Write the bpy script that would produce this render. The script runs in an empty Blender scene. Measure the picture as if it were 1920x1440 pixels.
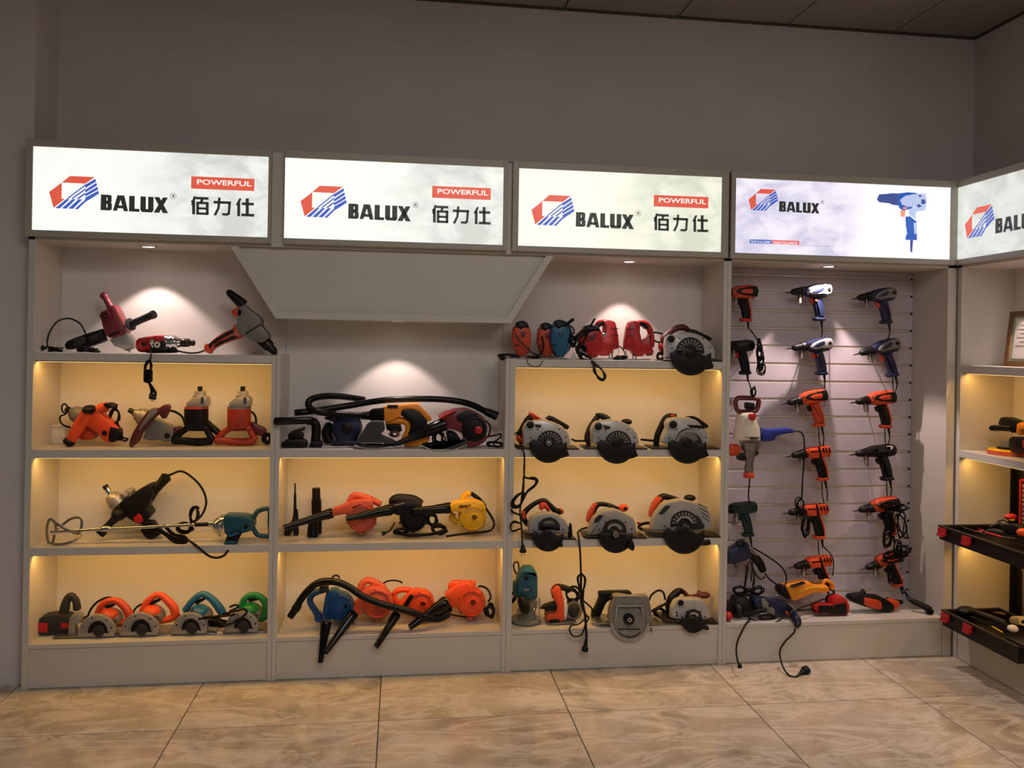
import bpy, bmesh, math, random
from mathutils import Vector, Matrix
from math import sin, cos, pi, radians
random.seed(7)
SC = bpy.context.scene
COL = SC.collection
# ---------------------------------------------------------------- camera, world, exposure, area lights
CX, CY, CZ = 1.619, -3.8498, 1.5336
YAW, PITCH, ROLL = 0.1332, 0.0021, 0.0162
FPX, PPX, PPY = 1547.5, 959.7, 645.9
_fw = Vector((sin(YAW)*cos(PITCH), cos(YAW)*cos(PITCH), sin(PITCH)))
_r0 = Vector((cos(YAW), -sin(YAW), 0)); _u0 = _r0.cross(_fw)
_rt = _r0*cos(ROLL)+_u0*sin(ROLL); _up = -_r0*sin(ROLL)+_u0*cos(ROLL)
cd = bpy.data.cameras.new('camera'); cam = bpy.data.objects.new('camera', cd); COL.objects.link(cam)
cd.sensor_fit = 'HORIZONTAL'; cd.sensor_width = 36; cd.lens = 36*FPX/1920
cd.shift_x = (960-PPX)/1920; cd.shift_y = (PPY-720)/1920; cd.clip_start = .05
cam.matrix_world = Matrix(((_rt.x, _up.x, -_fw.x, CX), (_rt.y, _up.y, -_fw.y, CY), (_rt.z, _up.z, -_fw.z, CZ), (0, 0, 0, 1)))
SC.camera = cam
SC.view_settings.view_transform = 'Standard'; SC.view_settings.look = 'None'
SC.view_settings.exposure = 0.0; SC.view_settings.gamma = 1; SC.view_settings.use_curve_mapping = False
wd = bpy.data.worlds.new('world'); SC.world = wd; wd.use_nodes = True
wd.node_tree.nodes['Background'].inputs[0].default_value = (1.0, .93, .88, 1)
wd.node_tree.nodes['Background'].inputs[1].default_value = 0.07

def area(name, loc, rot, sx, sy, col, power):
    l = bpy.data.lights.new(name, 'AREA'); l.shape = 'RECTANGLE'; l.size = sx; l.size_y = sy
    l.color = col; l.energy = power
    o = bpy.data.objects.new(name, l); COL.objects.link(o); o.location = loc; o.rotation_euler = rot
    return o
# unseen ceiling lamps, added as fill light for the room
area('room_fill_light', (1.9, -3.5, 3.2), (0, 0, 0), 2.4, 1.2, (1, .93, .89), 54)
area('room_fill_light', (3.6, -5.6, 3.2), (radians(12), 0, 0), 1.2, 1.2, (1, .93, .89), 38)

# ---------------------------------------------------------------- colours and materials
def lin(h):
    v = [int(h[i:i+2], 16)/255 for i in (0, 2, 4)]
    return tuple(c/12.92 if c <= .04045 else ((c+.055)/1.055)**2.4 for c in v)
_M = {}
def mat(name, h, rough=.45, metal=0., var=.08, scale=30, bump=0., coat=0.):
    if name in _M: return _M[name]
    m = bpy.data.materials.new(name); m.use_nodes = True; nt = m.node_tree; b = nt.nodes['Principled BSDF']
    c = lin(h)
    tc = nt.nodes.new('ShaderNodeTexCoord'); n = nt.nodes.new('ShaderNodeTexNoise'); n.inputs['Scale'].default_value = scale
    n.inputs['Detail'].default_value = 3
    nt.links.new(tc.outputs['Object'], n.inputs['Vector'])
    r = nt.nodes.new('ShaderNodeValToRGB')
    r.color_ramp.elements[0].position = .3; r.color_ramp.elements[1].position = .7
    r.color_ramp.elements[0].color = tuple(x*(1-var) for x in c)+(1,); r.color_ramp.elements[1].color = tuple(min(1, x*(1+var)) for x in c)+(1,)
    nt.links.new(n.outputs[0], r.inputs[0]); nt.links.new(r.outputs[0], b.inputs['Base Color'])
    b.inputs['Roughness'].default_value = rough; b.inputs['Metallic'].default_value = metal
    if max(c) < .03: b.inputs['Specular IOR Level'].default_value = .28
    if coat: b.inputs['Coat Weight'].default_value = coat
    if bump:
        bp = nt.nodes.new('ShaderNodeBump'); bp.inputs['Strength'].default_value = bump; bp.inputs['Distance'].default_value = .002
        nt.links.new(n.outputs[0], bp.inputs['Height']); nt.links.new(bp.outputs[0], b.inputs['Normal'])
    _M[name] = m; return m
def emat(name, h, s, tex=None, xr=(.3, .75, 0., 1.)):
    if name in _M: return _M[name]
    m = bpy.data.materials.new(name); m.use_nodes = True; nt = m.node_tree; b = nt.nodes['Principled BSDF']
    c = lin(h)
    b.inputs['Base Color'].default_value = (c[0]*.3, c[1]*.3, c[2]*.3, 1); b.inputs['Roughness'].default_value = .3
    b.inputs['Emission Color'].default_value = c+(1,); b.inputs['Emission Strength'].default_value = s
    if tex:   # faint grey picture print; its sideways fade paints in the uneven backlight
        N = nt.nodes.new; L = nt.links.new
        tc = N('ShaderNodeTexCoord'); mp = N('ShaderNodeMapping'); mp.inputs['Scale'].default_value = (2.8, 2.8, 1.5); mp.inputs['Rotation'].default_value = (0, .5, 0)
        n = N('ShaderNodeTexNoise'); n.inputs['Scale'].default_value = 2.4; n.inputs['Detail'].default_value = 6; n.inputs['Distortion'].default_value = .6; n.inputs['Roughness'].default_value = .6
        r = N('ShaderNodeValToRGB'); e = r.color_ramp.elements; e[0].position = .40; e[1].position = .62; e[0].color = (1, 1, 1, 1); e[1].color = (0, 0, 0, 1)
        L(tc.outputs['Generated'], mp.inputs[0]); L(mp.outputs[0], n.inputs['Vector']); L(n.outputs[0], r.inputs[0])
        sp = N('ShaderNodeSeparateXYZ'); L(tc.outputs['Generated'], sp.inputs[0])
        mr = N('ShaderNodeMapRange'); mr.interpolation_type = 'SMOOTHSTEP'; mr.inputs[1].default_value, mr.inputs[2].default_value, mr.inputs[3].default_value, mr.inputs[4].default_value = xr
        L(sp.outputs[0], mr.inputs[0])
        mu = N('ShaderNodeMath'); mu.operation = 'MULTIPLY_ADD'; mu.inputs[1].default_value = .75; mu.inputs[2].default_value = .25; L(r.outputs[0], mu.inputs[0])
        m2 = N('ShaderNodeMath'); m2.operation = 'MULTIPLY'; L(mu.outputs[0], m2.inputs[0]); L(mr.outputs[0], m2.inputs[1])
        mx = N('ShaderNodeMix'); mx.data_type = 'RGBA'; L(m2.outputs[0], mx.inputs[0]); mx.inputs[6].default_value = c+(1,); mx.inputs[7].default_value = lin(tex)+(1,)
        L(mx.outputs[2], b.inputs['Emission Color'])
    _M[name] = m; return m
LAM = mat('white_laminate', 'c6c0b6', .38, var=.02, scale=6)
BACKM = mat('cream_back_laminate', 'd9d4cc', .5, var=.015, scale=5)
RAILM = mat('rail_aluminium', 'd6cfbd', .3, .35)
SLATM = mat('lilac_white_slat_laminate', 'bdb3ba', .42, var=.02)
WALLM = mat('grey_wall_paint', 'd0c8c5', .85, var=.03, scale=3, bump=.05)
CEILM = mat('ceiling_tile', '968e88', .9, var=.05, scale=60, bump=.1)
ALU = mat('aluminium', 'b9b3a6', .28, 1.)
CHROME = mat('chrome', 'd2d0cc', .16, 1.)
STEEL = mat('brushed_steel', '8d8984', .35, .9)
DSTEEL = mat('dark_steel', '3c3835', .35, .8)
CAST = mat('cast_alloy', 'a39e96', .42, .55, bump=.1)
BLK = mat('black_plastic', '0d0b09', .45)
RUB = mat('black_rubber', '0e0c0a', .5)
CORD = mat('black_cord', '0b0908', .45)
GLOSSB = mat('gloss_black', '0d0c0c', .18)
HOSE = mat('black_hose', '070707', .3)
DGREY = mat('dark_grey_plastic', '2e2c2a', .5)
MGREY = mat('grey_plastic', '77736c', .45)
LGREY = mat('light_grey_plastic', '9b9791', .4)
SILV = mat('silver_paint', 'b4b1ac', .32, .25, coat=.3)
ORG = mat('orange_plastic', 'c4411c', .42)
SCAR = mat('scarlet_plastic', 'a5321f', .4)
TKT = mat('ticket_plastic', '8f897f', .35)
BORG = mat('bright_orange_plastic', 'de4c1e', .38)
RED = mat('red_plastic', 'b41b18', .36)
DRED = mat('dark_red_plastic', '74262a', .42)
MAR = mat('maroon_plastic', '5a1d1f', .42)
SALM = mat('salmon_plastic', 'c4523a', .45)
TEAL = mat('teal_plastic', '154c5c', .4)
LTEAL = mat('sea_blue_plastic', '1b5f80', .36)
BLUE = mat('blue_plastic', '154478', .34)
NAVY = mat('navy_plastic', '121b38', .4)
GREEN = mat('green_plastic', '177a3e', .4)
DGRN = mat('dark_green_plastic', '17302b', .4)
YEL = mat('yellow_plastic', 'e6b015', .4)
AMB = mat('amber_plastic', 'f09020', .4)
CREAM = mat('cream_plastic', 'c9c1ab', .42)
FAB = mat('grey_dust_bag_fabric', '3a3a3c', .9, bump=.4, scale=300)
WOOD = mat('frame_wood', '6d4a24', .45, var=.25, scale=40)
PAPER = mat('paper', 'd8cfc4', .7)
WHT = mat('white_card', 'd9d3c4', .6)

# ---------------------------------------------------------------- pixel ray -> world (used to read real positions off the photograph)
def ray(x, y): return _fw + _rt*((x-PPX)/FPX) + _up*((PPY-y)/FPX)
def at_y(x, y, Y):
    d = ray(x, y); t = (Y-CY)/d.y; return Vector((CX+d.x*t, Y, CZ+d.z*t))
def at_x(x, y, X):
    d = ray(x, y); t = (X-CX)/d.x; return Vector((X, CY+d.y*t, CZ+d.z*t))
FR = (0., 0., 1.)
def fr(ox, oy, s):
    global FR; FR = (ox, oy, s)
def px(p): return (FR[0]+p[0]/FR[2], FR[1]+p[1]/FR[2])
Z5 = (40, 520, 3.84); Z6 = (40, 850, 3.84); Z7 = (500, 700, 4.); Z8 = (500, 1020, 4.)
A1 = (930, 560, 4.364); A2 = (930, 880, 4.114); A3 = (1350, 490, 4.646); A4 = (1350, 780, 4.646); A5 = (1350, 980, 4.267)
A6 = (1740, 540, 4.); A7 = (1740, 850, 3.128); B8 = (1360, 1060, 7.385)

def mk_mesh(name, V, F, m, smooth=True, ang=38):
    me = bpy.data.meshes.new(name); me.from_pydata([tuple(v) for v in V], [], F)
    bm = bmesh.new(); bm.from_mesh(me); bmesh.ops.recalc_face_normals(bm, faces=bm.faces); bm.to_mesh(me); bm.free()
    me.materials.append(m)
    if smooth:
        me.shade_smooth(); me.set_sharp_from_angle(angle=radians(ang))
    return me
def chaikin(p, n, closed=True):
    for _ in range(n):
        q = []; L = len(p)
        if not closed: q.append(p[0])
        for i in range(L if closed else L-1):
            a, b = p[i], p[(i+1) % L]
            q.append(tuple(x*.84+y*.16 for x, y in zip(a, b))); q.append(tuple(x*.16+y*.84 for x, y in zip(a, b)))
        if not closed: q.append(p[-1])
        p = q
    return p
def crom(P, sub, closed):
    out = []; n = len(P)
    for i in range(n if closed else n-1):
        g = (lambda k: P[k % n]) if closed else (lambda k: P[min(max(k, 0), n-1)])
        a, b, c, d = g(i-1), g(i), g(i+1), g(i+2)
        for k in range(sub):
            t = k/sub
            out.append(.5*((2*b)+(c-a)*t+(2*a-5*b+4*c-d)*t*t+(3*b-a-3*c+d)*t**3))
    if not closed: out.append(P[-1])
    return out

class Part:
    def __init__(s, th, name, m, par=None, label=None):
        s.th, s.name, s.m, s.par, s.label = th, name, m, par, label; s.V = []; s.F = []; s.obj = None
    # local frame: a right, b up, d depth away from the viewer, then to world
    def W(s, p, d):
        x, y = px(p)
        return at_y(x, y, d) if s.th.plane == 'Y' else at_x(x, y, d)
    def dirs(s):
        return (Vector((1, 0, 0)), Vector((0, 0, 1)), Vector((0, 1, 0))) if s.th.plane == 'Y' else (Vector((0, -1, 0)), Vector((0, 0, 1)), Vector((1, 0, 0)))
    def sc(s, r, d=None, p=None):     # pixel length -> metres at depth d
        d = s.th.D if d is None else d
        if s.th.plane == 'Y': return r/FR[2]*(d-CY)/_fw.y/FPX*1.0
        q = p if p is not None else s.th.c
        v = s.W(q, d)-Vector((CX, CY, CZ)); return r/FR[2]*v.dot(_fw)/FPX
    def add(s, V, F):
        o = len(s.V); s.V += V; s.F += [tuple(i+o for i in f) for f in F]; return s
    def pf(s, pts, th=.04, D=None, bev=None, ch=1):
        """outline at depth D, extruded th metres, rounded rim"""
        D = s.th.D if D is None else D
        a, b, d = s.dirs()
        P = [s.W(p, D-th/2) for p in pts]
        Q = [(v.dot(a), v.dot(b)) for v in P]
        Q = chaikin(Q, ch)
        ar = sum(Q[i-1][0]*Q[i][1]-Q[i][0]*Q[i-1][1] for i in range(len(Q)))
        if ar < 0: Q.reverse()
        bev = min(th/2, .0075) if bev is None else min(bev, th/2)
        n = len(Q)
        nor = []
        for i in range(n):
            x0, y0 = Q[i-1]; x1, y1 = Q[i]; x2, y2 = Q[(i+1) % n]
            e1 = (x1-x0, y1-y0); e2 = (x2-x1, y2-y1)
            l1 = math.hypot(*e1) or 1e-9; l2 = math.hypot(*e2) or 1e-9
            nx = -(e1[1]/l1+e2[1]/l2); ny = e1[0]/l1+e2[0]/l2; l = math.hypot(nx, ny) or 1e-9
            nor.append((nx/l, ny/l))
        lay = [(bev, -th/2), (bev*.3, -th/2+bev*.3), (0, -th/2+bev), (0, th/2-bev), (bev*.3, th/2-bev*.3), (bev, th/2)] if bev > 0 else [(0, -th/2), (0, th/2)]
        V = []; F = []
        for ins, dd in lay:
            for (x, y), (nx, ny) in zip(Q, nor):
                V.append(a*(x+nx*ins)+b*(y+ny*ins)+d*(D+dd))
        for k in range(len(lay)-1):
            for i in range(n):
                j = (i+1) % n; F.append((k*n+i, k*n+j, (k+1)*n+j, (k+1)*n+i))
        F.append(tuple(range(n))); F.append(tuple((len(lay)-1)*n+i for i in reversed(range(n))))
        return s.add(V, F)
    def rings(s, C, T, R, n, sq=1., closed=False, cap=True):
        a, b, d = s.dirs(); V = []; F = []
        m = len(C)
        for c, t, r in zip(C, T, R):
            t = t.normalized(); u = d.cross(t)
            if u.length < .05: u = b.cross(t)
            u.normalize(); w = t.cross(u).normalized()
            for k in range(n):
                g = 2*pi*k/n; V.append(c+u*(r*cos(g))+w*(r*sq*sin(g)))
        for k in range(m if closed else m-1):
            kk = (k+1) % m
            for i in range(n):
                j = (i+1) % n; F.append((k*n+i, k*n+j, kk*n+j, kk*n+i))
        if cap and not closed:
            F.append(tuple(range(n))); F.append(tuple((m-1)*n+i for i in range(n)))
        return s.add(V, F)
    def la(s, p0, p1, prof, D=None, D1=None, sq=1., n=16):
        """turned shape from p0 to p1; prof = [(t, radius px)...]"""
        D = s.th.D if D is None else D; D1 = D if D1 is None else D1
        A = s.W(p0, D); B = s.W(p1, D1); t = B-A
        return s.rings([A.lerp(B, q[0]) for q in prof], [t]*len(prof), [max(s.sc(q[1], D, p0), 1e-5) for q in prof], n, sq)
    def tu(s, pts, r, D=None, closed=False, n=8, sub=4, sq=1., rr=None):
        """tube through points; a third number in a point is its own depth; r px"""
        D = s.th.D if D is None else D
        P = [s.W(p[:2], p[2] if len(p) > 2 else D) for p in pts]
        C = crom(P, sub, closed) if sub > 1 else P
        m = len(C); T = []
        for i in range(m):
            T.append((C[(i+1) % m]-C[i-1]) if closed else (C[min(i+1, m-1)]-C[max(i-1, 0)]))
        R0 = s.sc(r, D, pts[0][:2])
        if rr:
            R = [R0*(rr[min(int(i/sub), len(rr)-1)]+(rr[min(int(i/sub)+1, len(rr)-1)]-rr[min(int(i/sub), len(rr)-1)])*((i % sub)/sub)) for i in range(m)]
        else: R = [R0]*m
        if not closed and m > 2:      # rounded ends
            C = [C[0]-T[0].normalized()*R[0]*.35]+C+[C[-1]+T[-1].normalized()*R[-1]*.35]; T = [T[0]]+T+[T[-1]]; R = [R[0]*.55]+R+[R[-1]*.55]
        return s.rings(C, T, R, n, sq, closed)
    def di(s, c, r, th, D=None, n=28, bev=None, ry=None):
        """round body whose axis points at the viewer"""
        ry = r if ry is None else ry
        pts = [(c[0]+r*cos(2*pi*k/n), c[1]+ry*sin(2*pi*k/n)) for k in range(n)]
        return s.pf(pts, th, D, bev, ch=0)
    def ri(s, c, ro, ri_, th, D=None, n=28, a0=0., a1=360.):
        """flat ring or arc of a ring, angles clockwise from the right"""
        full = abs(a1-a0) >= 359.9
        K = n if full else n+1
        D = s.th.D if D is None else D; V = []; F = []; d = s.dirs()[2]
        for k in range(K):
            g = radians(a0+(a1-a0)*k/n)
            for rr_ in (ri_, ro):
                for dd in (-th/2, th/2):
                    V.append(s.W((c[0]+rr_*cos(g), c[1]+rr_*sin(g)), D-th/2)+d*(dd+th/2))
        for k in range(n if full else n):
            j = (k+1) % K; A = k*4; B = j*4
            F += [(A, B, B+2, A+2), (A+1, A+3, B+3, B+1), (A, A+1, B+1, B), (A+2, B+2, B+3, A+3)]
        if not full: F += [(0, 2, 3, 1), ((K-1)*4, (K-1)*4+1, (K-1)*4+3, (K-1)*4+2)]
        return s.add(V, F)
    def bx(s, x0, y0, x1, y1, th, D=None, bev=.002):
        return s.pf([(x0, y0), (x1, y0), (x1, y1), (x0, y1)], th, D, bev, ch=0)
    def el(s, c, rx, ry, rd, D=None, rot=0, n=16, m=10):
        D = s.th.D if D is None else D
        a, b, d = s.dirs(); o = s.W(c, D); RX = s.sc(rx, D, c); RY = s.sc(ry, D, c); V = []; F = []
        g = radians(-rot)
        for i in range(m+1):
            ph = pi*i/m
            for k in range(n):
                u = 2*pi*k/n; x = RX*sin(ph)*cos(u); y = RY*sin(ph)*sin(u)
                V.append(o+a*(x*cos(g)-y*sin(g))+b*(x*sin(g)+y*cos(g))+d*(rd*cos(ph)+1e-5*k))
        for i in range(m):
            for k in range(n):
                j = (k+1) % n; F.append((i*n+k, i*n+j, (i+1)*n+j, (i+1)*n+k))
        return s.add(V, F)
    def wbox(s, x0, x1, y0, y1, z0, z1):
        V = [Vector((x, y, z)) for x in (x0, x1) for y in (y0, y1) for z in (z0, z1)]
        return s.add(V, [(0, 1, 3, 2), (4, 6, 7, 5), (0, 4, 5, 1), (2, 3, 7, 6), (0, 2, 6, 4), (1, 5, 7, 3)])
    def fin(s):
        o = bpy.data.objects.new(s.name, mk_mesh(s.name, [v-s.th.org for v in s.V], s.F, s.m)); COL.objects.link(o)
        o.parent = s.par.obj if s.par else s.th.root
        if s.label: o['label'] = s.label
        s.obj = o; return s

class Thing:
    def __init__(s, name, label, cat, c, D, group=None, plane='Y'):
        s.plane = plane; s.D = D; s.c = c; s.parts = []
        s.org = at_y(*px(c), D) if plane == 'Y' else at_x(*px(c), D)
        r = bpy.data.objects.new(name, None); COL.objects.link(r); r.location = s.org; r.empty_display_size = .02
        r['label'] = label; r['category'] = cat
        if group: r['group'] = group
        s.root = r
    def p(s, name, m, par=None, label=None):
        q = Part(s, name, m, par, label); s.parts.append(q); return q
    def cord(s, pts, r=None, plug=None, par=None, D=None, m=None, pd=1, sub=5):
        c = s.p('cord', m or CORD, par)
        c.tu(pts, (1.5 if r is None else r)*FR[2], D=D, n=6, sub=sub)
        if plug:    # plug = (x, y, angle) ; angle 90 = pins down
            x, y, g = plug[:3]; g = radians(g); d = D if D is not None else s.D
            if len(plug) > 3: d = plug[3]
            q = s.p('plug', RUB, c); u = FR[2]
            q.la((x, y), (x+9*u*cos(g), y+9*u*sin(g)), [(0, 1.5*u), (.05, 2.2*u), (.4, 3.0*u), (.75, 4.6*u), (1, 4.6*u)], d, n=10)
            w = s.p('pins', CHROME, c)
            for e in (-1, 1):
                ax, ay = x+9*u*cos(g)-e*2.3*u*sin(g), y+9*u*sin(g)+e*2.3*u*cos(g)
                w.la((ax, ay), (ax+4*u*cos(g), ay+4*u*sin(g)), [(0, .8*u), (1, .7*u)], d, n=6)
        return c
    def coil(s, c, rx, ry, turns, r=1.5, D=None, rot=0, jit=.18, par=None):
        """a hank of cord: several slightly different loops"""
        D = s.D if D is None else D; pts = []; rs = random.Random(int(c[0]*7+c[1]*13)); T_ = max(2, int(turns+1.5))
        for k in range(T_):
            sx, sy = rs.uniform(.62, 1.15), rs.uniform(.62, 1.12); g = radians(rot+rs.uniform(-16, 16)); ox, oy = rs.uniform(-.22, .22)*rx, rs.uniform(-.16, .16)*ry
            for j in range(7):
                u = 2*pi*j/7; x, y = rx*sx*cos(u), ry*sy*sin(u)
                pts.append((c[0]+ox+x*cos(g)-y*sin(g), c[1]+oy+x*sin(g)+y*cos(g), D+.006*sin(u+k)+.003*k))
        q = s.p('cord_coil', CORD, par); q.tu(pts, r*FR[2], n=6, sub=3); return q
    def done(s, rest=None, skip=(), lim=.05):
        skip = set(skip) | {'cord', 'plug', 'pins', 'cord_coil', 'cord_tie', 'lower_guard', 'guard_rim', 'nozzle', 'blade', 'hub', 'handle', 'motor_housing', 'spindle_bolt', 'bolt_head', 'blade_spur'} if s.root.name.startswith(('circ', 'blow')) else set(skip) | {'cord', 'plug', 'pins', 'cord_coil', 'cord_tie'}
        for q in s.parts:
            if q.par is None: q.fin()
        for q in s.parts:
            if q.par is not None and q.obj is None:
                if q.par.obj is None: q.par.fin()
                q.fin()
        if rest is not None:
            z = min(v.z for q in ([q for q in s.parts if q.name not in skip] or s.parts) for v in q.V)
            dz = rest+.0008-z
            if abs(dz) > lim: print('REST', s.root.name, s.root['label'], round(dz, 3)); dz = max(-lim, min(lim, dz))
            s.root.location.z += dz
        return s

def wobj(name, V, F, m, par=None, loc=(0, 0, 0), smooth=False):
    o = bpy.data.objects.new(name, mk_mesh(name, V, F, m, smooth)); COL.objects.link(o); o.location = loc
    if par: o.parent = par
    return o
def box(name, x0, x1, y0, y1, z0, z1, m, par=None, bev=0.):
    V = [(x, y, z) for x in (x0, x1) for y in (y0, y1) for z in (z0, z1)]
    F = [(0, 1, 3, 2), (4, 6, 7, 5), (0, 4, 5, 1), (2, 3, 7, 6), (0, 2, 6, 4), (1, 5, 7, 3)]
    o = wobj(name, V, F, m, par)
    if bev:
        bm = bmesh.new(); bm.from_mesh(o.data); bmesh.ops.bevel(bm, geom=bm.edges, offset=bev, segments=1, affect='EDGES'); bm.to_mesh(o.data); bm.free()
    return o
def empty(name, label, cat, loc=(0, 0, 0), group=None):
    r = bpy.data.objects.new(name, None); COL.objects.link(r); r.location = loc; r['label'] = label; r['category'] = cat; r.empty_display_size = .02
    if group: r['group'] = group
    return r
def child(o, root):        # parent keeping world place (meshes are made in world metres)
    o.parent = root; o.location = -root.location; return o

# ================================================================= setting
DEP = .311; X1, X2, X3, X4 = 1.059, 2.1286, 3.1919, 4.4088
XR = X4+DEP; ZC = 3.27
ZS = {1: 1.474, 2: 1.048, 3: .6186, 4: .1958}
def structure(o): o['kind'] = 'structure'; return o
structure(box('wall_back', -1.6, XR+.1, DEP+.002, DEP+.1, 0, ZC+.02, WALLM))
structure(box('wall_right', XR+.002, XR+.1, -4.8, DEP+.002, 0, ZC+.02, WALLM))
structure(box('wall_left', -1.6, -.014, .07, DEP, 0, ZC+.02, WALLM))
# floor: a slab with one object per tile
def floor_mat():
    m = bpy.data.materials.new('marble_tile'); m.use_nodes = True; nt = m.node_tree; b = nt.nodes['Principled BSDF']
    N = nt.nodes.new; L = nt.links.new
    g = N('ShaderNodeTexCoord'); oi = N('ShaderNodeObjectInfo'); va = N('ShaderNodeVectorMath'); va.operation = 'MULTIPLY_ADD'
    cmb = N('ShaderNodeCombineXYZ'); L(oi.outputs['Random'], cmb.inputs[0]); L(oi.outputs['Random'], cmb.inputs[1])
    va.inputs[1].default_value = (1, 1, 1)
    sc = N('ShaderNodeVectorMath'); sc.operation = 'SCALE'; sc.inputs['Scale'].default_value = 23
    L(cmb.outputs[0], sc.inputs[0]); L(g.outputs['Object'], va.inputs[0]); L(sc.outputs[0], va.inputs[2])
    n1 = N('ShaderNodeTexNoise'); n1.inputs['Scale'].default_value = 2.6; n1.inputs['Detail'].default_value = 7; n1.inputs['Distortion'].default_value = 1.6; n1.inputs['Roughness'].default_value = .6
    n2 = N('ShaderNodeTexNoise'); n2.inputs['Scale'].default_value = 2.4; n2.inputs['Detail'].default_value = 8; n2.inputs['Roughness'].default_value = .62; n2.inputs['Distortion'].default_value = 1.2
    mp = N('ShaderNodeMapping'); mp.inputs['Rotation'].default_value = (0, 0, .6); mp.inputs['Scale'].default_value = (.7, 1.9, 1)
    L(va.outputs[0], n1.inputs['Vector']); L(va.outputs[0], mp.inputs[0]); L(mp.outputs[0], n2.inputs['Vector'])
    r1 = N('ShaderNodeValToRGB'); e = r1.color_ramp.elements
    e[0].position = .3; e[0].color = lin('938974')+(1,); e[1].position = .72; e[1].color = lin('cabda9')+(1,)
    x = e.new(.5); x.color = lin('b7a892')+(1,)
    L(n1.outputs[0], r1.inputs[0])
    r2 = N('ShaderNodeValToRGB'); e = r2.color_ramp.elements
    e[0].position = .45; e[0].color = (0, 0, 0, 1); e[1].position = .56; e[1].color = (0, 0, 0, 1); x = e.new(.507); x.color = (1, 1, 1, 1)
    L(n2.outputs[0], r2.inputs[0])
    mx = N('ShaderNodeMix'); mx.data_type = 'RGBA'; L(r2.outputs[0], mx.inputs[0]); L(r1.outputs[0], mx.inputs[6]); mx.inputs[7].default_value = lin('ddd3c3')+(1,)
    md = N('ShaderNodeMath'); md.operation = 'MULTIPLY'; md.inputs[1].default_value = .55; L(r2.outputs[0], md.inputs[0]); L(md.outputs[0], mx.inputs[0])
    L(mx.outputs[2], b.inputs['Base Color']); b.inputs['Roughness'].default_value = .07
    return m
FM = floor_mat(); GR = mat('tile_grout', '3a3029', .8)
fl = structure(box('floor', -1.7, XR+.1, -4.8, DEP+.1, -.05, -.004, GR))
T0, TS = .7631, .79
for i in range(-4, 6):
    for j in range(-1, 5):
        xa, xb = T0+i*TS, T0+(i+1)*TS; ya, yb = -.4492-TS*(j+1), -.4492-TS*j
        xa, xb = max(xa, -1.69), min(xb, XR); yb = min(yb, DEP)
        if xb-xa < .05 or yb-ya < .05: continue
        gx = .0022; cx_, cy_ = (xa+xb)/2, (ya+yb)/2
        V = [(x, y, z) for x in (xa+gx-cx_, xb-gx-cx_) for y in (ya+gx-cy_, yb-gx-cy_) for z in (-.006, 0)]
        t = wobj('tile', V, [(0, 1, 3, 2), (4, 6, 7, 5), (0, 4, 5, 1), (2, 3, 7, 6), (0, 2, 6, 4), (1, 5, 7, 3)], FM, fl, (cx_, cy_, 0))
cl = structure(box('ceiling', -1.7, XR+.1, -4.8, DEP+.1, ZC+.012, ZC+.06, mat('ceiling_grid_dark', '2b2522', .8)))
cxs = [-1.21+.605*k for k in range(10)]+[XR]
for i in range(len(cxs)-1):
    for j in range(8):
        ya, yb = DEP-.6*(j+1), DEP-.6*j
        xa, xb = cxs[i], cxs[i+1]; cx_, cy_ = (xa+xb)/2, (ya+yb)/2; g = .004
        if xb-xa < .02: continue
        V = [(x, y, z) for x in (xa+g-cx_, xb-g-cx_) for y in (ya+g-cy_, yb-g-cy_) for z in (0, .012)]
        wobj('ceiling_tile', V, [(0, 1, 3, 2), (4, 6, 7, 5), (0, 4, 5, 1), (2, 3, 7, 6), (0, 2, 6, 4), (1, 5, 7, 3)], CEILM, cl, (cx_, cy_, ZC))
structure(box('trim_1', -.01, XR, DEP-.012, DEP, ZC-.012, ZC-.001, mat('ceiling_angle', '4a423e', .6)))
structure(box('trim_2', XR-.012, XR, -4.8, DEP-.013, ZC-.012, ZC-.001, mat('ceiling_angle', '4a423e', .6)))

# ================================================================= cabinets
PT = .02; BT = .014; YB = DEP-BT
def cabinet(xa, xb, shelves, lw, rw, label, left_h=2.0, right_h=2.0, top=True):
    """lw/rw: panels; heights of the side panels; shelves: list of z tops"""
    e = empty('display_cabinet', label, 'cabinet', (xa, 0, 0), 'white display cabinets along the wall')
    A = lambda n, *a, m=LAM: child(box(n, *a, m, bev=.0012), e)
    A('side_panel', xa+.0004, xa+PT*lw, 0, YB, .0, left_h); A('side_panel', xb-PT*rw, xb-.0004, 0, YB, .0, right_h)
    A('plinth_panel', xa+PT*lw, xb-PT*rw, .006, .022, .002, ZS[4]-.022)
    A('back_panel', xa+.0004, xb-.0004, YB, DEP, .0, 2.0, m=BACKM)
    for z in shelves:
        th = .036 if z > .3 else .02
        s = A('shelf', xa+PT*lw, xb-PT*rw, .0, YB, z-th, z)
        if abs(z-ZS[4]) < .01: s.location.z += 0
    if top:
        A('top_panel', xa+.0004, xb-.0004, .0, YB, 1.965, 2.0)
    return e
cabinet(0, X1, [ZS[1], ZS[2], ZS[3], ZS[4]], 1.4, 1, 'white open shelf cabinet at the far left holding mixers and marble saws', right_h=ZS[1]+.001)
cabinet(X1, X2, [ZS[2], ZS[3], ZS[4]], 1, 1, 'white open shelf cabinet holding blowers, under the low sloping panel', left_h=ZS[1]+.001, right_h=ZS[1]+.001)
cabinet(X2, X3, [ZS[1], ZS[2], ZS[3], ZS[4]], 1.3, 1, 'white open shelf cabinet holding circular saws and jigsaws', left_h=ZS[1]+.001)
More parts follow.
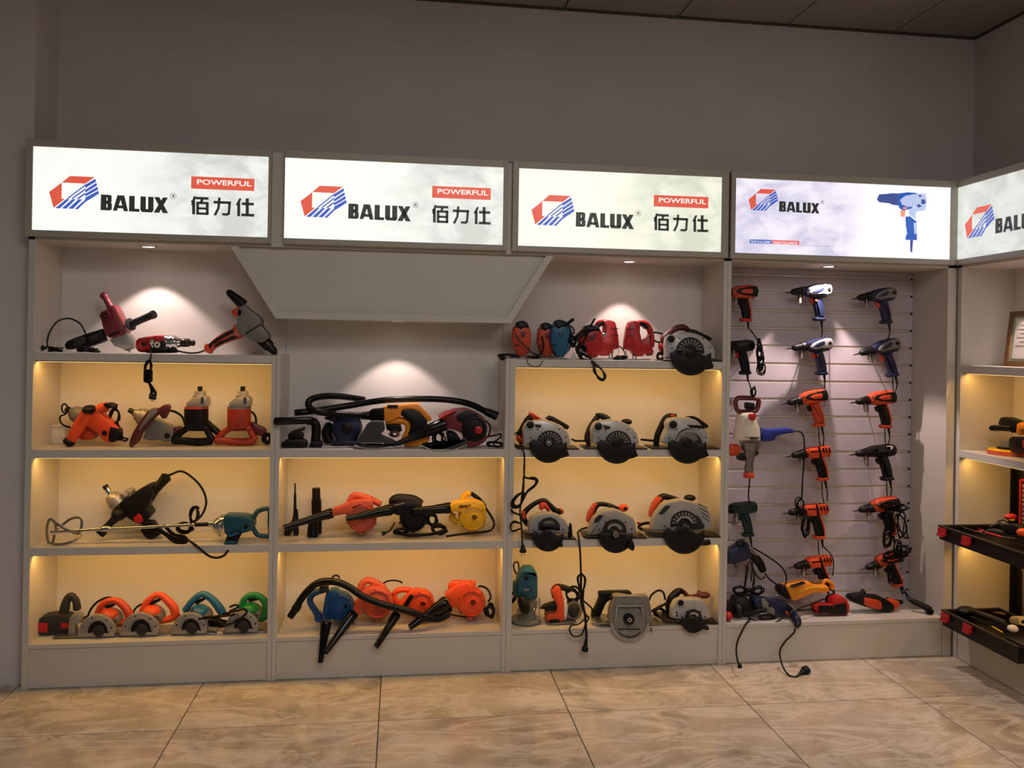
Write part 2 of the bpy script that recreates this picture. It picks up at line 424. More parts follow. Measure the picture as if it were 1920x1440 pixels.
# slat wall cabinet
e4 = empty('display_cabinet', 'white cabinet with a slatted back panel full of hanging drills', 'cabinet', (X3, 0, 0), 'white display cabinets along the wall')
def A4_(n, *a, m=LAM): return child(box(n, *a, m, bev=.0012), e4)
A4_('side_panel', X3+.0004, X3+PT, 0, YB, 0, 2.0); A4_('side_panel', X4-.05, X4-.0004, 0, YB, 0, 2.0)
A4_('plinth_panel', X3+PT, X4-.05, .006, .022, .002, ZS[4]-.0205); A4_('shelf', X3+PT, X4-.05, 0, YB, ZS[4]-.02, ZS[4])
A4_('top_panel', X3+.0004, X4-.0004, 0, YB, 1.965, 2.0); A4_('back_panel', X3+.0004, X4-.0004, YB+.004, DEP, 0, 2.0)
SZ = [1.93-.0932*k for k in range(19)]
zt = 1.964
for k, z in enumerate(SZ):
    A4_('slat', X3+PT, X4-.0505, YB-.010, YB+.0035, z+.006, zt, m=SLATM)
    A4_('slot_rail', X3+PT+.001, X4-.062, YB-.0065, YB+.0035, z-.0052, z+.0052, m=RAILM)
    A4_('rail_end', X4-.0615, X4-.051, YB-.006, YB+.003, z-.005, z+.005, m=BLK)
    zt = z-.006
A4_('slat', X3+PT, X4-.0505, YB-.010, YB+.0035, ZS[4]+.0005, zt, m=SLATM)
# right-hand cabinet, at a right angle, running towards the viewer
YE = -1.1
e5 = empty('display_cabinet', 'white shelf cabinet on the right wall holding open tool cases', 'cabinet', (X4, 0, 0), 'white display cabinets along the wall')
def A5_(n, *a, m=LAM): return child(box(n, *a, m, bev=.0012), e5)
xF = X4+.002; xB = XR-BT
A5_('side_panel', xF, xB, -.032, -.0006, 0, 2.0); A5_('side_panel', xF, xB, YE, YE+.02, 0, 2.0)
A5_('back_panel', xB, XR, YE, -.0006, 0, 2.0, m=BACKM)
A5_('plinth_panel', xF+.006, xF+.022, YE+.02, -.032, .002, ZS[4]-.02)
for z in (ZS[1], ZS[2], ZS[3], ZS[4]): A5_('shelf', xF, xB, YE+.02, -.032, z-(.036 if z > .3 else .02), z)
A5_('top_panel', xF, xB, YE+.0, -.0006, 1.965, 2.0)
# corner filler strip between the two runs
structure(box('trim_3', X4-.004, X4+.0015, -.004, -.0008, 0.0, 2.0, mat('joint_strip', '6b6459', .6)))
# sloping valance across the three left units
va = empty('valance_panel', 'wide white trapezoid panel hanging below the second lit sign', 'panel', (1.05, 0, 1.642))
def trap(n, pts, y0, y1, m):
    V = [(x, y, z) for y in (y0, y1) for x, z in pts]; k = len(pts)
    F = [tuple(range(k)), tuple(reversed(range(k, 2*k)))]+[(i, (i+1) % k, k+(i+1) % k, k+i) for i in range(k)]
    return child(wobj(n, V, F, m), va)
to = [(.848, 1.9645), (1.053, 1.642), (2.129, 1.642), (2.328, 1.9645)]
ti = [(.885, 1.9640), (1.071, 1.672), (2.111, 1.672), (2.291, 1.9640)]
trap('face_panel', ti, .022, .030, LAM)
def bar(n, a, b, c, d, y0, y1): trap(n, [a, b, c, d], y0, y1, LAM)
bar('edge_board', to[0], to[1], ti[1], ti[0], .0, YB); bar('edge_board', to[1], to[2], ti[2], ti[1], .0, YB); bar('edge_board', to[2], to[3], ti[3], ti[2], .0, YB)

# ================================================================= lit signs
FRM = mat('sign_frame', 'a9a396', .4, var=.02)
LB = [(-.003, X1-.03), (X1+.028, X2-.03), (X2-.005, X3-.014), (X3-.002, X4-.016)]
FACE = [(.026, 1.016), (1.088, 2.079), (2.152, 3.142), (3.213, 4.343)]
Z0F, Z1F = 2.004, 2.366
YF = -.03
def signbox(xa, xb, fa, fb, label, fm):
    e = empty('light_box_sign', label, 'sign', (xa, 0, 1.975), 'backlit signs above the cabinets')
    B = lambda n, *a, m=FRM: child(box(n, *a, m, bev=.0015), e)
    B('housing', xa+.004, xb-.004, .001, DEP-.003, 2.0005, 2.395)
    B('frame', xa, fa, YF-.006, .0005, 1.978, 2.4); B('frame', fb, xb, YF-.006, .0005, 1.978, 2.4)
    B('frame', fa, fb, YF-.006, .0005, 1.978, Z0F); B('frame', fa, fb, YF-.006, .0005, Z1F, 2.4)
    p = box('lit_face', fa, fb, YF, YF+.02, Z0F, Z1F, fm)
    child(p, e); return e
WF = emat('lit_film_white', 'f6f9f2', 1.0, tex='cdd1ca')
WF5 = emat('lit_film_grey_white', 'eef1ea', .93, tex='cdd1ca', xr=(-2, -1, 0., 1.))
WF3 = emat('lit_film_warm_white', 'f8f9e8', 1.0, tex='d2d6c4')
WF4 = emat('lit_film_violet_white', 'fbf6ff', 1.0, tex='c9c6df', xr=(.45, .62, 1., 0.))
S = [signbox(*LB[0], *FACE[0], 'backlit white shop sign with red and blue block logo, leftmost of the row', WF),
     signbox(*LB[1], *FACE[1], 'backlit white shop sign directly above the wide trapezoid panel', WF),
     signbox(*LB[2], *FACE[2], 'backlit cream-white shop sign above the circular saw cabinet', WF3),
     signbox(*LB[3], *FACE[3], 'backlit violet-white sign picturing a blue drill above the slatted drill wall', WF4)]
# filler stiles between the boxes
for k, (a, b) in enumerate([(X1-.0295, X1+.0275), (X2-.0295, X2-.0055)]):
    structure(box('trim_%d' % (4+k), a, b, -.012, .0, 1.9655, 2.392, LAM))
# right-hand box on the other wall
e = empty('light_box_sign', 'backlit white sign on the right wall, cut by the picture edge', 'sign', (X4, -.01, 1.975), 'backlit signs above the cabinets')
B = lambda n, *a, m=FRM: child(box(n, *a, m, bev=.0015), e)
XFc = X4-.028
B('housing', X4+.002, XR-.003, -1.08, -.012, 2.0005, 2.395)
B('frame', XFc-.006, X4+.001, -.034, -.01, 1.978, 2.4); B('frame', XFc-.006, X4+.001, -1.09, -1.06, 1.978, 2.4)
B('frame', XFc-.006, X4+.001, -1.06, -.034, 1.978, Z0F); B('frame', XFc-.006, X4+.001, -1.06, -.034, Z1F, 2.4)
child(box('lit_face', XFc, XFc+.02, -1.06, -.034, Z0F, Z1F, WF5), e); S.append(e)
box_t = box('shadow_gap', 2.11, 2.42, .005, .02, 2.3955, 2.403, DSTEEL); box_t.name = 'shadow_gap_strip'  # dark strip stands in for the shadow gap on the cabinet top
box_t['label'] = 'thin dark strip standing in for a shadow gap along the top edge where the second and third signs meet'; box_t['category'] = 'strip'

# --- sign artwork, drawn once in photo coordinates of the first sign (crop Z1), as distances from its face corner
IR = emat('print_red', 'e8604a', .85); IB = emat('print_blue', '4a66c8', .8); IK = emat('print_black', '3a3a34', .55); IWt = emat('print_white', 'f2f0ea', 1.0)
IG = emat('print_grey', '9a9a9a', .7)
def art_xy(ox, oy, s):
    x0, z0 = FACE[0][0], Z0F
    def f(p):
        v = at_y(ox+p[0]/s, oy+p[1]/s, YF); return (v.x-x0, v.z-z0)
    return f
f1 = art_xy(40, 250, 3.348)
def to_plane(o2, kind, fx):
    if kind == 'Y': return [(fx+u*k_, YF-.0012, Z0F+w) for u, w, k_ in o2]
def put(name, polys, m, root, place, lift=.001):
    """polys: lists of (u, w); place maps (u, w, lift) to world"""
    V = []; F = []
    for P in polys:
        k = len(V); V += [place(u, w, lift) for u, w in P]; F.append(tuple(range(k, k+len(P))))
    o = wobj(name, V, F, m); return child(o, root)
def placeY(fx, dx=0, dz=0, s=1, u0=0, w0=0):
    return lambda u, w, l: (fx+dx+u0+(u-u0)*s, YF-l, Z0F+dz+w0+(w-w0)*s)
def placeX(dx=0): return lambda u, w, l: (XFc-l, -.034-(u+dx), Z0F+w)
LOGO_RED = [[(175, 368), (255, 309), (253, 410), (273, 413), (203, 468)], [(255, 309), (305, 268), (462, 275), (402, 316)]]
def st(x0, y0, x1, y1, x2, y2, x3, y3): return [(x0, y0), (x1, y1), (x2, y2), (x3, y3)]
LOGO_BLUE = [st(402, 322, 466, 285, 470, 303, 402, 345), st(402, 355, 472, 310, 476, 328, 402, 373), st(402, 380, 478, 335, 483, 353, 402, 398), st(402, 404, 484, 360, 488, 379, 402, 418+14)]
LOGO_BLUE += [st(213, 470, 283, 413, 305, 413, 243, 471), st(254, 471, 322, 413, 343, 414, 284, 473), st(295, 473, 360, 414, 384, 415, 325, 474), st(336, 475, 402, 416, 402, 432, 355, 477)]
LOGO_BLUE += [st(283, 411, 402, 320, 402, 330, 296, 411), st(312, 411, 402, 345, 402, 356, 326, 411), st(345, 412, 402, 372, 402, 384, 362, 412)]
def letters():
    """BALUX in letter units: x 0..1 across the word, y 0..1 up"""
    R = []
    q = lambda *p: R.append(list(p))
    r = lambda x0, y0, x1, y1: R.append([(x0, y0), (x1, y0), (x1, y1), (x0, y1)])
    r(0, 0, .075, 1); q((.07, 1), (.125, 1), (.15, .93), (.15, .82), (.07, .82)); r(.1, .56, .15, .84); q((.07, .62), (.15, .62), (.15, .55), (.135, .5), (.07, .44))
    q((.07, .5), (.135, .52), (.157, .44), (.157, .4), (.07, .4)); r(.102, .16, .157, .42); q((.07, 0), (.13, 0), (.157, .08), (.157, .18), (.07, .18))
    q((.185, 0), (.245, 0), (.292, .8), (.292, 1), (.247, 1)); q((.34, 1), (.292, 1), (.292, .8), (.335, 0), (.4, 0)); r(.24, .17, .345, .36)
    r(.425, 0, .497, 1); r(.49, 0, .57, .19)
    r(.595, .12, .665, 1); r(.71, .12, .78, 1); q((.595, .13), (.62, 0), (.755, 0), (.78, .13), (.78, .2), (.595, .2))
    q((.8, 1), (.878, 1), (1., 0), (.92, 0)); q((.92, 1), (.995, 1), (.875, 0), (.795, 0))
    return R
LET = letters()
def bal(poly):   # letter units -> first sign crop
    out = []
    xm = sum(p[0] for p in poly)/len(poly)
    for x, y in poly:
        x = xm+(x-xm)*1.0+(.006 if x > xm else -.006)
        bx_, by_ = 500+420*x, 482+20*x; tx_, ty_ = 503+417*x, 384+20*x
        out.append((bx_+(tx_-bx_)*y, by_+(ty_-by_)*y))
    return out
BAL = [bal(p) for p in LET]
def rect(x0, y0, x1, y1, sk=.04):
    if x1-x0 > y1-y0: y0 -= 1.5; y1 += 1.5
    else: x0 -= 1.5; x1 += 1.5
    return [(x0, y0), (x1, y0+(x1-x0)*sk), (x1, y1+(x1-x0)*sk), (x0, y1)]
CJK = [[(1082, 395), (1097, 396), (1083, 452), (1066, 450)], rect(1074, 425, 1090, 508), [(1063, 428), (1088, 405), (1090, 420), (1075, 440)],
       rect(1094, 400, 1176, 413), [(1128, 412), (1146, 413), (1136, 436), (1120, 434)],
       rect(1100, 430, 1114, 510), rect(1160, 433, 1175, 512), rect(1100, 430, 1174, 442), rect(1104, 465, 1170, 476), rect(1100, 497, 1174, 509),
       rect(1207, 425, 1316, 439), [(1236, 403), (1252, 404), (1246, 470), (1224, 516), (1206, 514), (1230, 468)], [(1300, 428), (1317, 429), (1310, 508), (1295, 518), (1260, 515), (1262, 501), (1290, 502), (1296, 495)],
       [(1368, 408), (1383, 409), (1366, 452), (1346, 450)], rect(1357, 435, 1373, 520), rect(1384, 435, 1460, 449), rect(1410, 408, 1427, 514), rect(1382, 505, 1462, 519)]
def text_mesh(body, size, m, root, loc, rot, width=None, bold=0., name='lettering', shear=0):
    c = bpy.data.curves.new('txt', 'FONT'); c.body = body; c.size = size; c.offset = bold; c.shear = shear; c.fill_mode = 'FRONT' if hasattr(c, 'fill_mode') else c.fill_mode
    c.resolution_u = 3
    t = bpy.data.objects.new('txt', c); COL.objects.link(t); dg = bpy.context.evaluated_depsgraph_get()
    me = bpy.data.meshes.new_from_object(t.evaluated_get(dg)); bpy.data.objects.remove(t)
    if len(me.vertices) == 0: return None
    xs = [v.co.x for v in me.vertices]; k = (width/(max(xs)-min(xs))) if width else 1; x0 = min(xs)
    for v in me.vertices: v.co.x = (v.co.x-x0)*k
    me.materials.clear(); me.materials.append(m)
    o = bpy.data.objects.new(name, me); COL.objects.link(o); o.rotation_euler = rot
    o.parent = root; o.location = Vector(loc)-root.location
    return o
def cv(P): return [f1(p) for p in P]
def sign_art(root, place, full=True, textrot=(pi/2, 0, 0), right=False):
    put('logo_red', [cv(p) for p in LOGO_RED], IR, root, place, .0012); put('logo_blue', [cv(p) for p in LOGO_BLUE], IB, root, place, .0014)
    put('letters', [cv(p) for p in BAL], IK, root, place, .0012)
    r0 = f1((954, 394)); ring = []
    for k in range(20):
        g, h = 2*pi*k/20, 2*pi*(k+1)/20; ro, ri_ = .0135, .0118
        ring.append([(r0[0]+ro*cos(g), r0[1]+ro*sin(g)), (r0[0]+ro*cos(h), r0[1]+ro*sin(h)), (r0[0]+ri_*cos(h), r0[1]+ri_*sin(h)), (r0[0]+ri_*cos(g), r0[1]+ri_*sin(g))])
    # the letter R inside the ring
    x, z, m_ = r0[0]-.0045, r0[1]-.0065, 2.15
    G_ = lambda L: [(x+p*m_, z+q*m_) for p, q in L]
    ring += [G_(L) for L in ([(0, 0), (.0013, 0), (.0013, .006), (0, .006)], [(0, .0048), (.0038, .0048), (.0038, .006), (0, .006)], [(0, .0024), (.0038, .0024), (.0038, .0036), (0, .0036)],
             [(.003, .0028), (.0044, .0028), (.0044, .0055), (.003, .0055)], [(.0018, .003), (.0032, .003), (.0046, 0), (.0032, 0)])]
    put('registered_mark', ring, IK, root, place, .0012)
    if full:
        a = f1((1066, 347)); b = f1((1464, 286)); put('red_banner', [[a, (b[0], a[1]), b, (a[0], b[1])]], IR, root, place, .0012)
        t = place(a[0]+.025, a[1]+.0205, .002)
        text_mesh('POWERFUL', .031, IWt, root, t, textrot, width=.235, bold=.0006)
        put('chinese_characters', [cv(p) for p in CJK], IK, root, place, .0012)
sign_art(S[0], placeY(FACE[0][0])); sign_art(S[1], placeY(FACE[1][0], .003, .002)); sign_art(S[2], placeY(FACE[2][0], -.006, .003))
sign_art(S[4], placeX(-.01), full=False)
# fourth sign
lg = f1((175, 477))
sign_art(S[3], placeY(FACE[3][0], -.002, .113, .74, *lg), full=False)
C4 = (1380, 330, 4.5714)
def p4(P):
    return [((lambda v: (v.x-FACE[3][0], v.z-Z0F))(at_y(C4[0]+x/C4[2], C4[1]+y/C4[2], YF))) for x, y in P]
pl4 = placeY(FACE[3][0])
put('blue_banner', [p4([(117, 543), (307, 549), (306, 582), (116, 577)])], IB, S[3], pl4, .0012)
put('red_banner', [p4([(308, 549), (542, 556), (541, 592), (307, 582)])], emat('print_pink_red', 'ee6a72', .9), S[3], pl4, .0012)
v = at_y(C4[0]+124/C4[2], C4[1]+572/C4[2], YF-.002); text_mesh('TRUST IN ALL EXPERT', .016, IWt, S[3], v, (pi/2, 0, 0), width=.105, bold=.0002)
v = at_y(C4[0]+320/C4[2], C4[1]+580/C4[2], YF-.002); text_mesh('POWER TOOLS MASTER', .016, IWt, S[3], v, (pi/2, 0, 0), width=.125, bold=.0002)
v = at_y(C4[0]+560/C4[2], C4[1]+572/C4[2], YF-.002); text_mesh('________________________________', .012, IG, S[3], v, (pi/2, 0, 0), width=.17)
v = at_y(C4[0]+560/C4[2], C4[1]+600/C4[2], YF-.002); text_mesh('x x x x x x x x x x x x', .016, IG, S[3], v, (pi/2, 0, 0), width=.17)
E4b = emat('print_drill_blue', '2f62c4', .8); E4n = emat('print_drill_navy', '46579c', .8); E4g = emat('print_drill_grey', 'b9c6ea', .95); E4o = emat('print_drill_orange', 'f29a78', .95)
put('drill_picture_body', [p4([(1390, 150), (1470, 140), (1540, 145), (1600, 165), (1560, 230), (1500, 280), (1430, 300), (1395, 270), (1385, 200)]), p4([(1450, 350), (1490, 345), (1545, 390), (1550, 550), (1450, 548), (1455, 515), (1465, 490), (1455, 430)])], E4b, S[3], pl4, .0012)
put('drill_picture_shell', [p4([(1405, 205), (1450, 170), (1560, 150), (1625, 152), (1635, 220), (1620, 295), (1550, 305), (1530, 262), (1470, 265), (1420, 245)]), p4([(1480, 290), (1540, 262), (1560, 300), (1535, 320), (1540, 370), (1500, 345), (1480, 335)]), p4([(1520, 400), (1548, 400), (1550, 490), (1528, 500)])], E4g, S[3], pl4, .0016)
for _P in [p4([(1205, 200), (1225, 158), (1310, 152), (1325, 148), (1392, 150), (1390, 255), (1330, 245), (1315, 235), (1225, 225)]), p4([(1490, 550), (1516, 550), (1508, 652), (1492, 652)]), p4([(1585, 205), (1600, 198), (1620, 205), (1622, 235), (1600, 245), (1586, 235)]), p4([(1545, 250), (1570, 240), (1590, 262), (1560, 272)]), p4([(1560, 168), (1580, 160), (1592, 175), (1572, 182)])]: put('drill_picture_dark', [_P], E4n, S[3], pl4, .002)
put('drill_picture_trigger', [p4([(1405, 295), (1450, 292), (1445, 350), (1412, 350)]), p4([(1430, 268), (1465, 268), (1465, 284), (1430, 284)])], E4o, S[3], pl4, .002)

# ================================================================= lamps
SPOTC = (1., .77, .73)
def downlight(x, y, z, label, power, ang, cone=None, tilt=0.):
    e = empty('downlight', label, 'light', (x, y, z), 'recessed spotlights in the cabinet tops')
    V = []; F = []; n = 24
    for r, dz in ((.040, 0), (.040, -.003), (.033, -.004), (.030, -.001)):
        for k in range(n): V.append((r*cos(2*pi*k/n), r*sin(2*pi*k/n), dz-.0004))
    for q in range(3):
        for k in range(n): F.append((q*n+k, q*n+(k+1) % n, (q+1)*n+(k+1) % n, (q+1)*n+k))
    o = wobj('trim_ring', V, F, CHROME, e, smooth=True)
    V = [(.030*cos(2*pi*k/n), .030*sin(2*pi*k/n), -.0012) for k in range(n)]
    wobj('lens', V, [tuple(range(n))], emat('lamp_lens', 'fff2ec', 6), e)
    l = bpy.data.lights.new('spot', 'SPOT'); l.energy = power; l.color = SPOTC; l.spot_size = radians(ang); l.spot_blend = .28; l.shadow_soft_size = .012
    s = bpy.data.objects.new('spot_lamp', l); COL.objects.link(s); s.parent = e; s.location = (0, 0, -.006); s.rotation_euler = (tilt, 0, 0)
    return e
downlight(.46, .135, 1.965, 'round recessed spotlight above the red mixer at far left', 13, 90)
downlight(1.60, .12, 1.642, 'round recessed spotlight in the underside of the trapezoid panel', 10, 92)
downlight(2.738, .15, 1.965, 'round recessed spotlight above the red jigsaws', 12, 76)
downlight(3.763, .09, 1.965, 'round recessed spotlight above the slatted drill wall', 48, 88)
STRIPC = (1., .53, .12)
def strip(x0, x1, z, label, power, y=.034):
    e = empty('led_strip', label, 'light', ((x0+x1)/2, y, z), 'warm light strips under the shelf fronts')
    child(box('channel', x0, x1, y-.006, y+.006, z-.0052, z-.0004, ALU), e)
    child(box('diffuser', x0+.004, x1-.004, y-.0045, y+.0045, z-.0062, z-.0052, emat('warm_strip', 'ffd98c', 2.5)), e)
    a = area('strip_lamp', (0, 0, 0), (radians(22), 0, 0), x1-x0-.02, .008, STRIPC, power)
    a.parent = e; a.location = (0, 0, -.007)
    return e
PW = 2.2
for (xa, xb, nm, zz) in ((.03, X1-.022, 'far left cabinet', (1, 2, 3)), (X1+.022, X2-.022, 'blower cabinet', (2, 3)), (X2+.028, X3-.022, 'saw cabinet', (1, 2, 3))):
    for k in zz:
        strip(xa, xb, ZS[k]-.036, 'thin warm light strip under %s shelf of the %s' % ({1: 'the top', 2: 'the second', 3: 'the third'}[k] if nm != 'blower cabinet' else {2: 'the upper', 3: 'the lower'}[k], nm), PW)
def strip_r(z, label, power):
    e = empty('led_strip', label, 'light', (xF+.034, -.55, z), 'warm light strips under the shelf fronts')
    child(box('channel', xF+.028, xF+.040, YE+.03, -.036, z-.0052, z-.0004, ALU), e)
    child(box('diffuser', xF+.0295, xF+.0385, YE+.034, -.040, z-.0062, z-.0052, emat('warm_strip', 'ffd98c', 2.5)), e)
    a = area('strip_lamp', (0, 0, 0), (0, radians(-22), 0), .008, 1.0, STRIPC, power); a.parent = e; a.location = (0, 0, -.007)
strip_r(ZS[1]-.036, 'thin warm light strip under the top shelf of the right wall cabinet', PW)
strip_r(ZS[2]-.036, 'thin warm light strip under the second shelf of the right wall cabinet', PW)
strip_r(ZS[3]-.036, 'thin warm light strip under the third shelf of the right wall cabinet', PW)
l = bpy.data.lights.new('spot', 'SPOT'); l.energy = 24; l.color = SPOTC; l.spot_size = radians(80); l.spot_blend = .3; l.shadow_soft_size = .012
e = empty('downlight', 'recessed spotlight above the framed certificate on the right', 'light', (X4+.15, -.42, 1.965), 'recessed spotlights in the cabinet tops')
V = [(.036*cos(2*pi*k/20), .036*sin(2*pi*k/20), -.001) for k in range(20)]; wobj('lens', V, [tuple(range(20))], emat('lamp_lens', 'fff2ec', 6), e)
s = bpy.data.objects.new('spot_lamp', l); COL.objects.link(s); s.parent = e; s.location = (0, 0, -.006)
# ================================================================= tools: far left cabinet, top shelf
G1 = 'tools on the far left cabinet'
fr(*Z5)
t = Thing('mixer_drill', 'dark red mixer drill with silver gearbox leaning on its long black grip, top left shelf', 'power tool', (690, 520), .16)
b = t.p('body', DRED); b.pf([(598, 238), (625, 222), (640, 203), (668, 203), (690, 245), (712, 290), (735, 330), (752, 400), (725, 425), (640, 445), (600, 415), (578, 345), (565, 285), (575, 252)], .085)
q = t.p('vent_slots', BLK, b)
for k in range(6): q.pf([(632+13*k, 432-4*k), (640+13*k, 429-4*k), (640+13*k, 408-4*k), (633+13*k, 412-4*k)], .004, .16-.044, 0, 0)
q = t.p('brush_cap', MAR, b); q.ri((600, 282), 36, 18, .012, .115); q.di((600, 282), 14, .01, .115)
t.p('rear_handle', DRED).tu([(648, 228), (632, 196), (614, 165), (600, 140), (580, 132)], 25, n=12, rr=[1.1, .9, .85, .95, .95])
t.p('gearbox', CAST, label='silver cast gearbox').pf([(632, 452), (745, 403), (772, 412), (790, 440), (805, 488), (803, 510), (768, 522), (745, 532), (718, 516), (665, 498)], .075, ch=0)
t.p('spindle', CHROME).la((768, 515), (785, 542), [(0, 12), (.5, 10), (.5, 8), (1, 8)])
t.p('side_handle', DGREY).la((765, 352), (958, 268), [(0, 14), (.08, 16), (.09, 44), (.14, 44), (.15, 22), (.3, 25), (.5, 24), (.9, 26), (.92, 30), (1, 27)], .14, .08)
g = t.p('main_grip', BLK); g.pf([(575, 372), (545, 385), (465, 408), (380, 438), (320, 465), (306, 495), (320, 525), (370, 518), (480, 502), (600, 462), (588, 420)], .055, .15)
q = t.p('grip_inlay', DGREY, g); q.pf([(370, 455), (440, 430), (465, 440), (460, 480), (390, 500), (368, 490)], .012, .12); q.pf([(480, 425), (550, 400), (560, 430), (545, 455), (485, 470)], .012, .12)
t.cord([(462, 408, .2), (430, 345, .2), (375, 308, .18), (320, 300, .16), (255, 325, .14), (205, 395, .13), (188, 455, .12), (192, 508, .1), (240, 526, .09), (300, 512, .12)], plug=(185, 512, 180, .08))
t.coil((470, 522), 75, 12, 3, D=.06, r=1.6); t.coil((250, 522), 50, 8, 2, D=.08, r=1.6)
t.done(ZS[1])

t = Thing('hammer_drill', 'small red and chrome drill lying on its side beside the red mixer', 'power tool', (950, 520), .12)
b = t.p('body', RED); b.la((832, 485), (1050, 468), [(0, 30), (.03, 40), (.1, 48), (.3, 54), (.6, 58), (1, 56)], sq=.75, n=20)
b.pf([(835, 460), (855, 440), (930, 425), (960, 412), (1040, 418), (1045, 470), (840, 500)], .05)
t.p('rear_vent', BLK, b).di((880, 476), 17, .012, .12-.042); q = t.p('side_knob', CHROME, b); q.la((935, 470), (948, 500), [(0, 8), (1, 6)], .07); q.el((940, 462), 18, 20, .012, .075)
q = t.p('label_plate', BLK, b); q.pf([(925, 462), (1035, 452), (1038, 520), (930, 525)], .01, .078, .002, 0); t.p('label_ring', WHT, q).ri((977, 480), 22, 9, .004, .071)
g = t.p('ribbed_gear_housing', CHROME); g.la((1045, 468), (1150, 465), [(0, 58), (.15, 56), (.16, 48), (.3, 47), (.31, 55), (.45, 54), (.46, 45), (.6, 44), (.61, 50), (.75, 48), (.8, 34), (1, 30)], n=20)
t.p('chuck', DSTEEL).la((1150, 465), (1252, 468), [(0, 27), (.1, 30), (.3, 30), (.32, 26), (.36, 30), (.6, 28), (.65, 20), (.95, 20), (1, 12)], n=14)
t.p('trigger_grip', BLK).pf([(880, 525), (1030, 515), (1120, 520), (1110, 540), (900, 542)], .05, .12)
t.cord([(930, 530, .04), (935, 545, -.004), (930, 575, -.018), (928, 600, -.02)], D=-.02)
c = t.p('cord_coil', CORD)
for k in range(3): c.tu([(905+8*k, 600, -.02), (888+4*k, 640, -.022), (895, 700+8*k, -.02), (915, 730, -.022), (925+3*k, 690, -.024), (938-4*k, 630, -.02), (925, 595, -.022)], 6, closed=True, n=6)
w = t.p('cord_tie', CORD)
for k in range(6): w.tu([(885, 670+14*k, -.026), (915, 664+14*k, -.032), (940, 672+13*k, -.026), (912, 680+14*k, -.012)], 7, closed=True, n=6)
for k in range(2): w.tu([(915, 745, -.02), (930+12*k, 780, -.02), (960+6*k, 820, -.022), (965, 850, -.02), (940, 865, -.02), (925, 850, -.02), (945-8*k, 815, -.02), (925, 770, -.02)], 7, n=6)
q = t.p('plug', RUB); q.la((950, 835), (944, 872), [(0, 14), (.5, 24), (1, 26)], -.02, n=10); w = t.p('pins', CHROME, q); w.la((938, 872), (938, 888), [(0, 3.5), (1, 3)], -.02, n=6); w.la((950, 874), (951, 890), [(0, 3.5), (1, 3)], -.02, n=6)
t.done(ZS[1])

t = Thing('mixer_drill', 'grey drill with orange framed handle standing nose down beside the trapezoid panel', 'power tool', (1650, 400), .15)
b = t.p('body', MGREY); b.pf([(1545, 235), (1575, 205), (1602, 193), (1650, 240), (1700, 272), (1728, 300), (1722, 342), (1745, 370), (1772, 400), (1782, 432), (1742, 470), (1700, 466), (1650, 458), (1610, 425), (1560, 402), (1545, 345), (1552, 300)], .09)
t.p('seam_line', BLK, b).pf([(1612, 402), (1720, 335), (1726, 340), (1618, 410)], .004, .15-.046, 0, 0)
t.p('orange_cap', ORG, b).pf([(1506, 242), (1560, 212), (1595, 232), (1592, 280), (1548, 290), (1512, 265)], .05, .13)
t.p('side_handle', BLK).la((1600, 200), (1482, 98), [(0, 38), (.3, 36), (.6, 30), (.9, 24), (1, 14)], .13)
h = t.p('main_handle', ORG); h.pf([(1525, 345), (1545, 338), (1568, 380), (1605, 418), (1560, 440), (1520, 455), (1450, 480), (1388, 512), (1356, 552), (1318, 535), (1310, 500), (1325, 476), (1345, 480), (1385, 440), (1440, 402), (1520, 368)], .05, .14)
q = t.p('grip_inlay', BLK, h); q.pf([(1345, 480), (1400, 438), (1518, 372), (1532, 392), (1440, 440), (1362, 488), (1368, 512), (1350, 505)], .01, .112, .003); q.pf([(1385, 490), (1460, 450), (1530, 415), (1560, 432), (1470, 465), (1390, 505)], .01, .112, .003)
t.p('gear_collar', ORG).pf([(1605, 405), (1625, 400), (1632, 425), (1612, 432)], .07, .14)
t.p('chuck', DSTEEL).la((1730, 440), (1838, 552), [(0, 46), (.25, 44), (.27, 36), (.3, 42), (.55, 38), (.57, 30), (.85, 26), (.95, 16), (1, 8)], n=16)
t.cord([(1318, 525, .13), (1280, 540, .11), (1220, 545, .1), (1150, 535, .1), (1100, 522, .17), (1060, 530, .2)])
t.done(ZS[1])

# ---- second shelf
b0 = Thing('carton', 'small plain white box in the left corner behind the orange mixer', 'box', (260, 1140), .24)
q = b0.p('carton_body', WHT); q.bx(208, 1072, 312, 1206, .07); b0.p('lid_flap', PAPER).pf([(209, 1073), (311, 1073), (311, 1085), (209, 1085)], .004, .203, 0, 0)
b0.done(ZS[2])
t = Thing('mixer_drill', 'bright orange mixer lying with its two stubby handles spread', 'power tool', (500, 1120), .15)
b = t.p('body', BORG); b.pf([(420, 1020), (445, 995), (520, 985), (560, 1000), (600, 1040), (650, 1085), (695, 1125), (682, 1200), (632, 1222), (575, 1198), (552, 1155), (505, 1130), (470, 1100), (430, 1060)], .08)
b.tu([(475, 1010, .12), (430, 1080, .12), (380, 1160, .11), (355, 1205, .11)], 38, n=12, rr=[1.2, 1.15, .95, .85]); b.tu([(530, 1010, .13), (570, 975, .13), (615, 960, .13)], 34, n=12)
e_ = t.p('end_cap', BLK); e_.el((492, 980), 47, 32, .045, .12); t.p('end_cap', BLK).el((345, 1212), 40, 30, .03, .11, rot=20); t.p('end_cap', BLK).pf([(580, 940), (610, 932), (645, 938), (650, 965), (632, 975), (605, 962)], .07, .13); t.p('end_cap', BLK).pf([(640, 1100), (700, 1125), (700, 1180), (665, 1218), (622, 1215), (625, 1150)], .07, .14)
t.p('lock_button', BLK, b).di((595, 1152), 20, .012, .11)
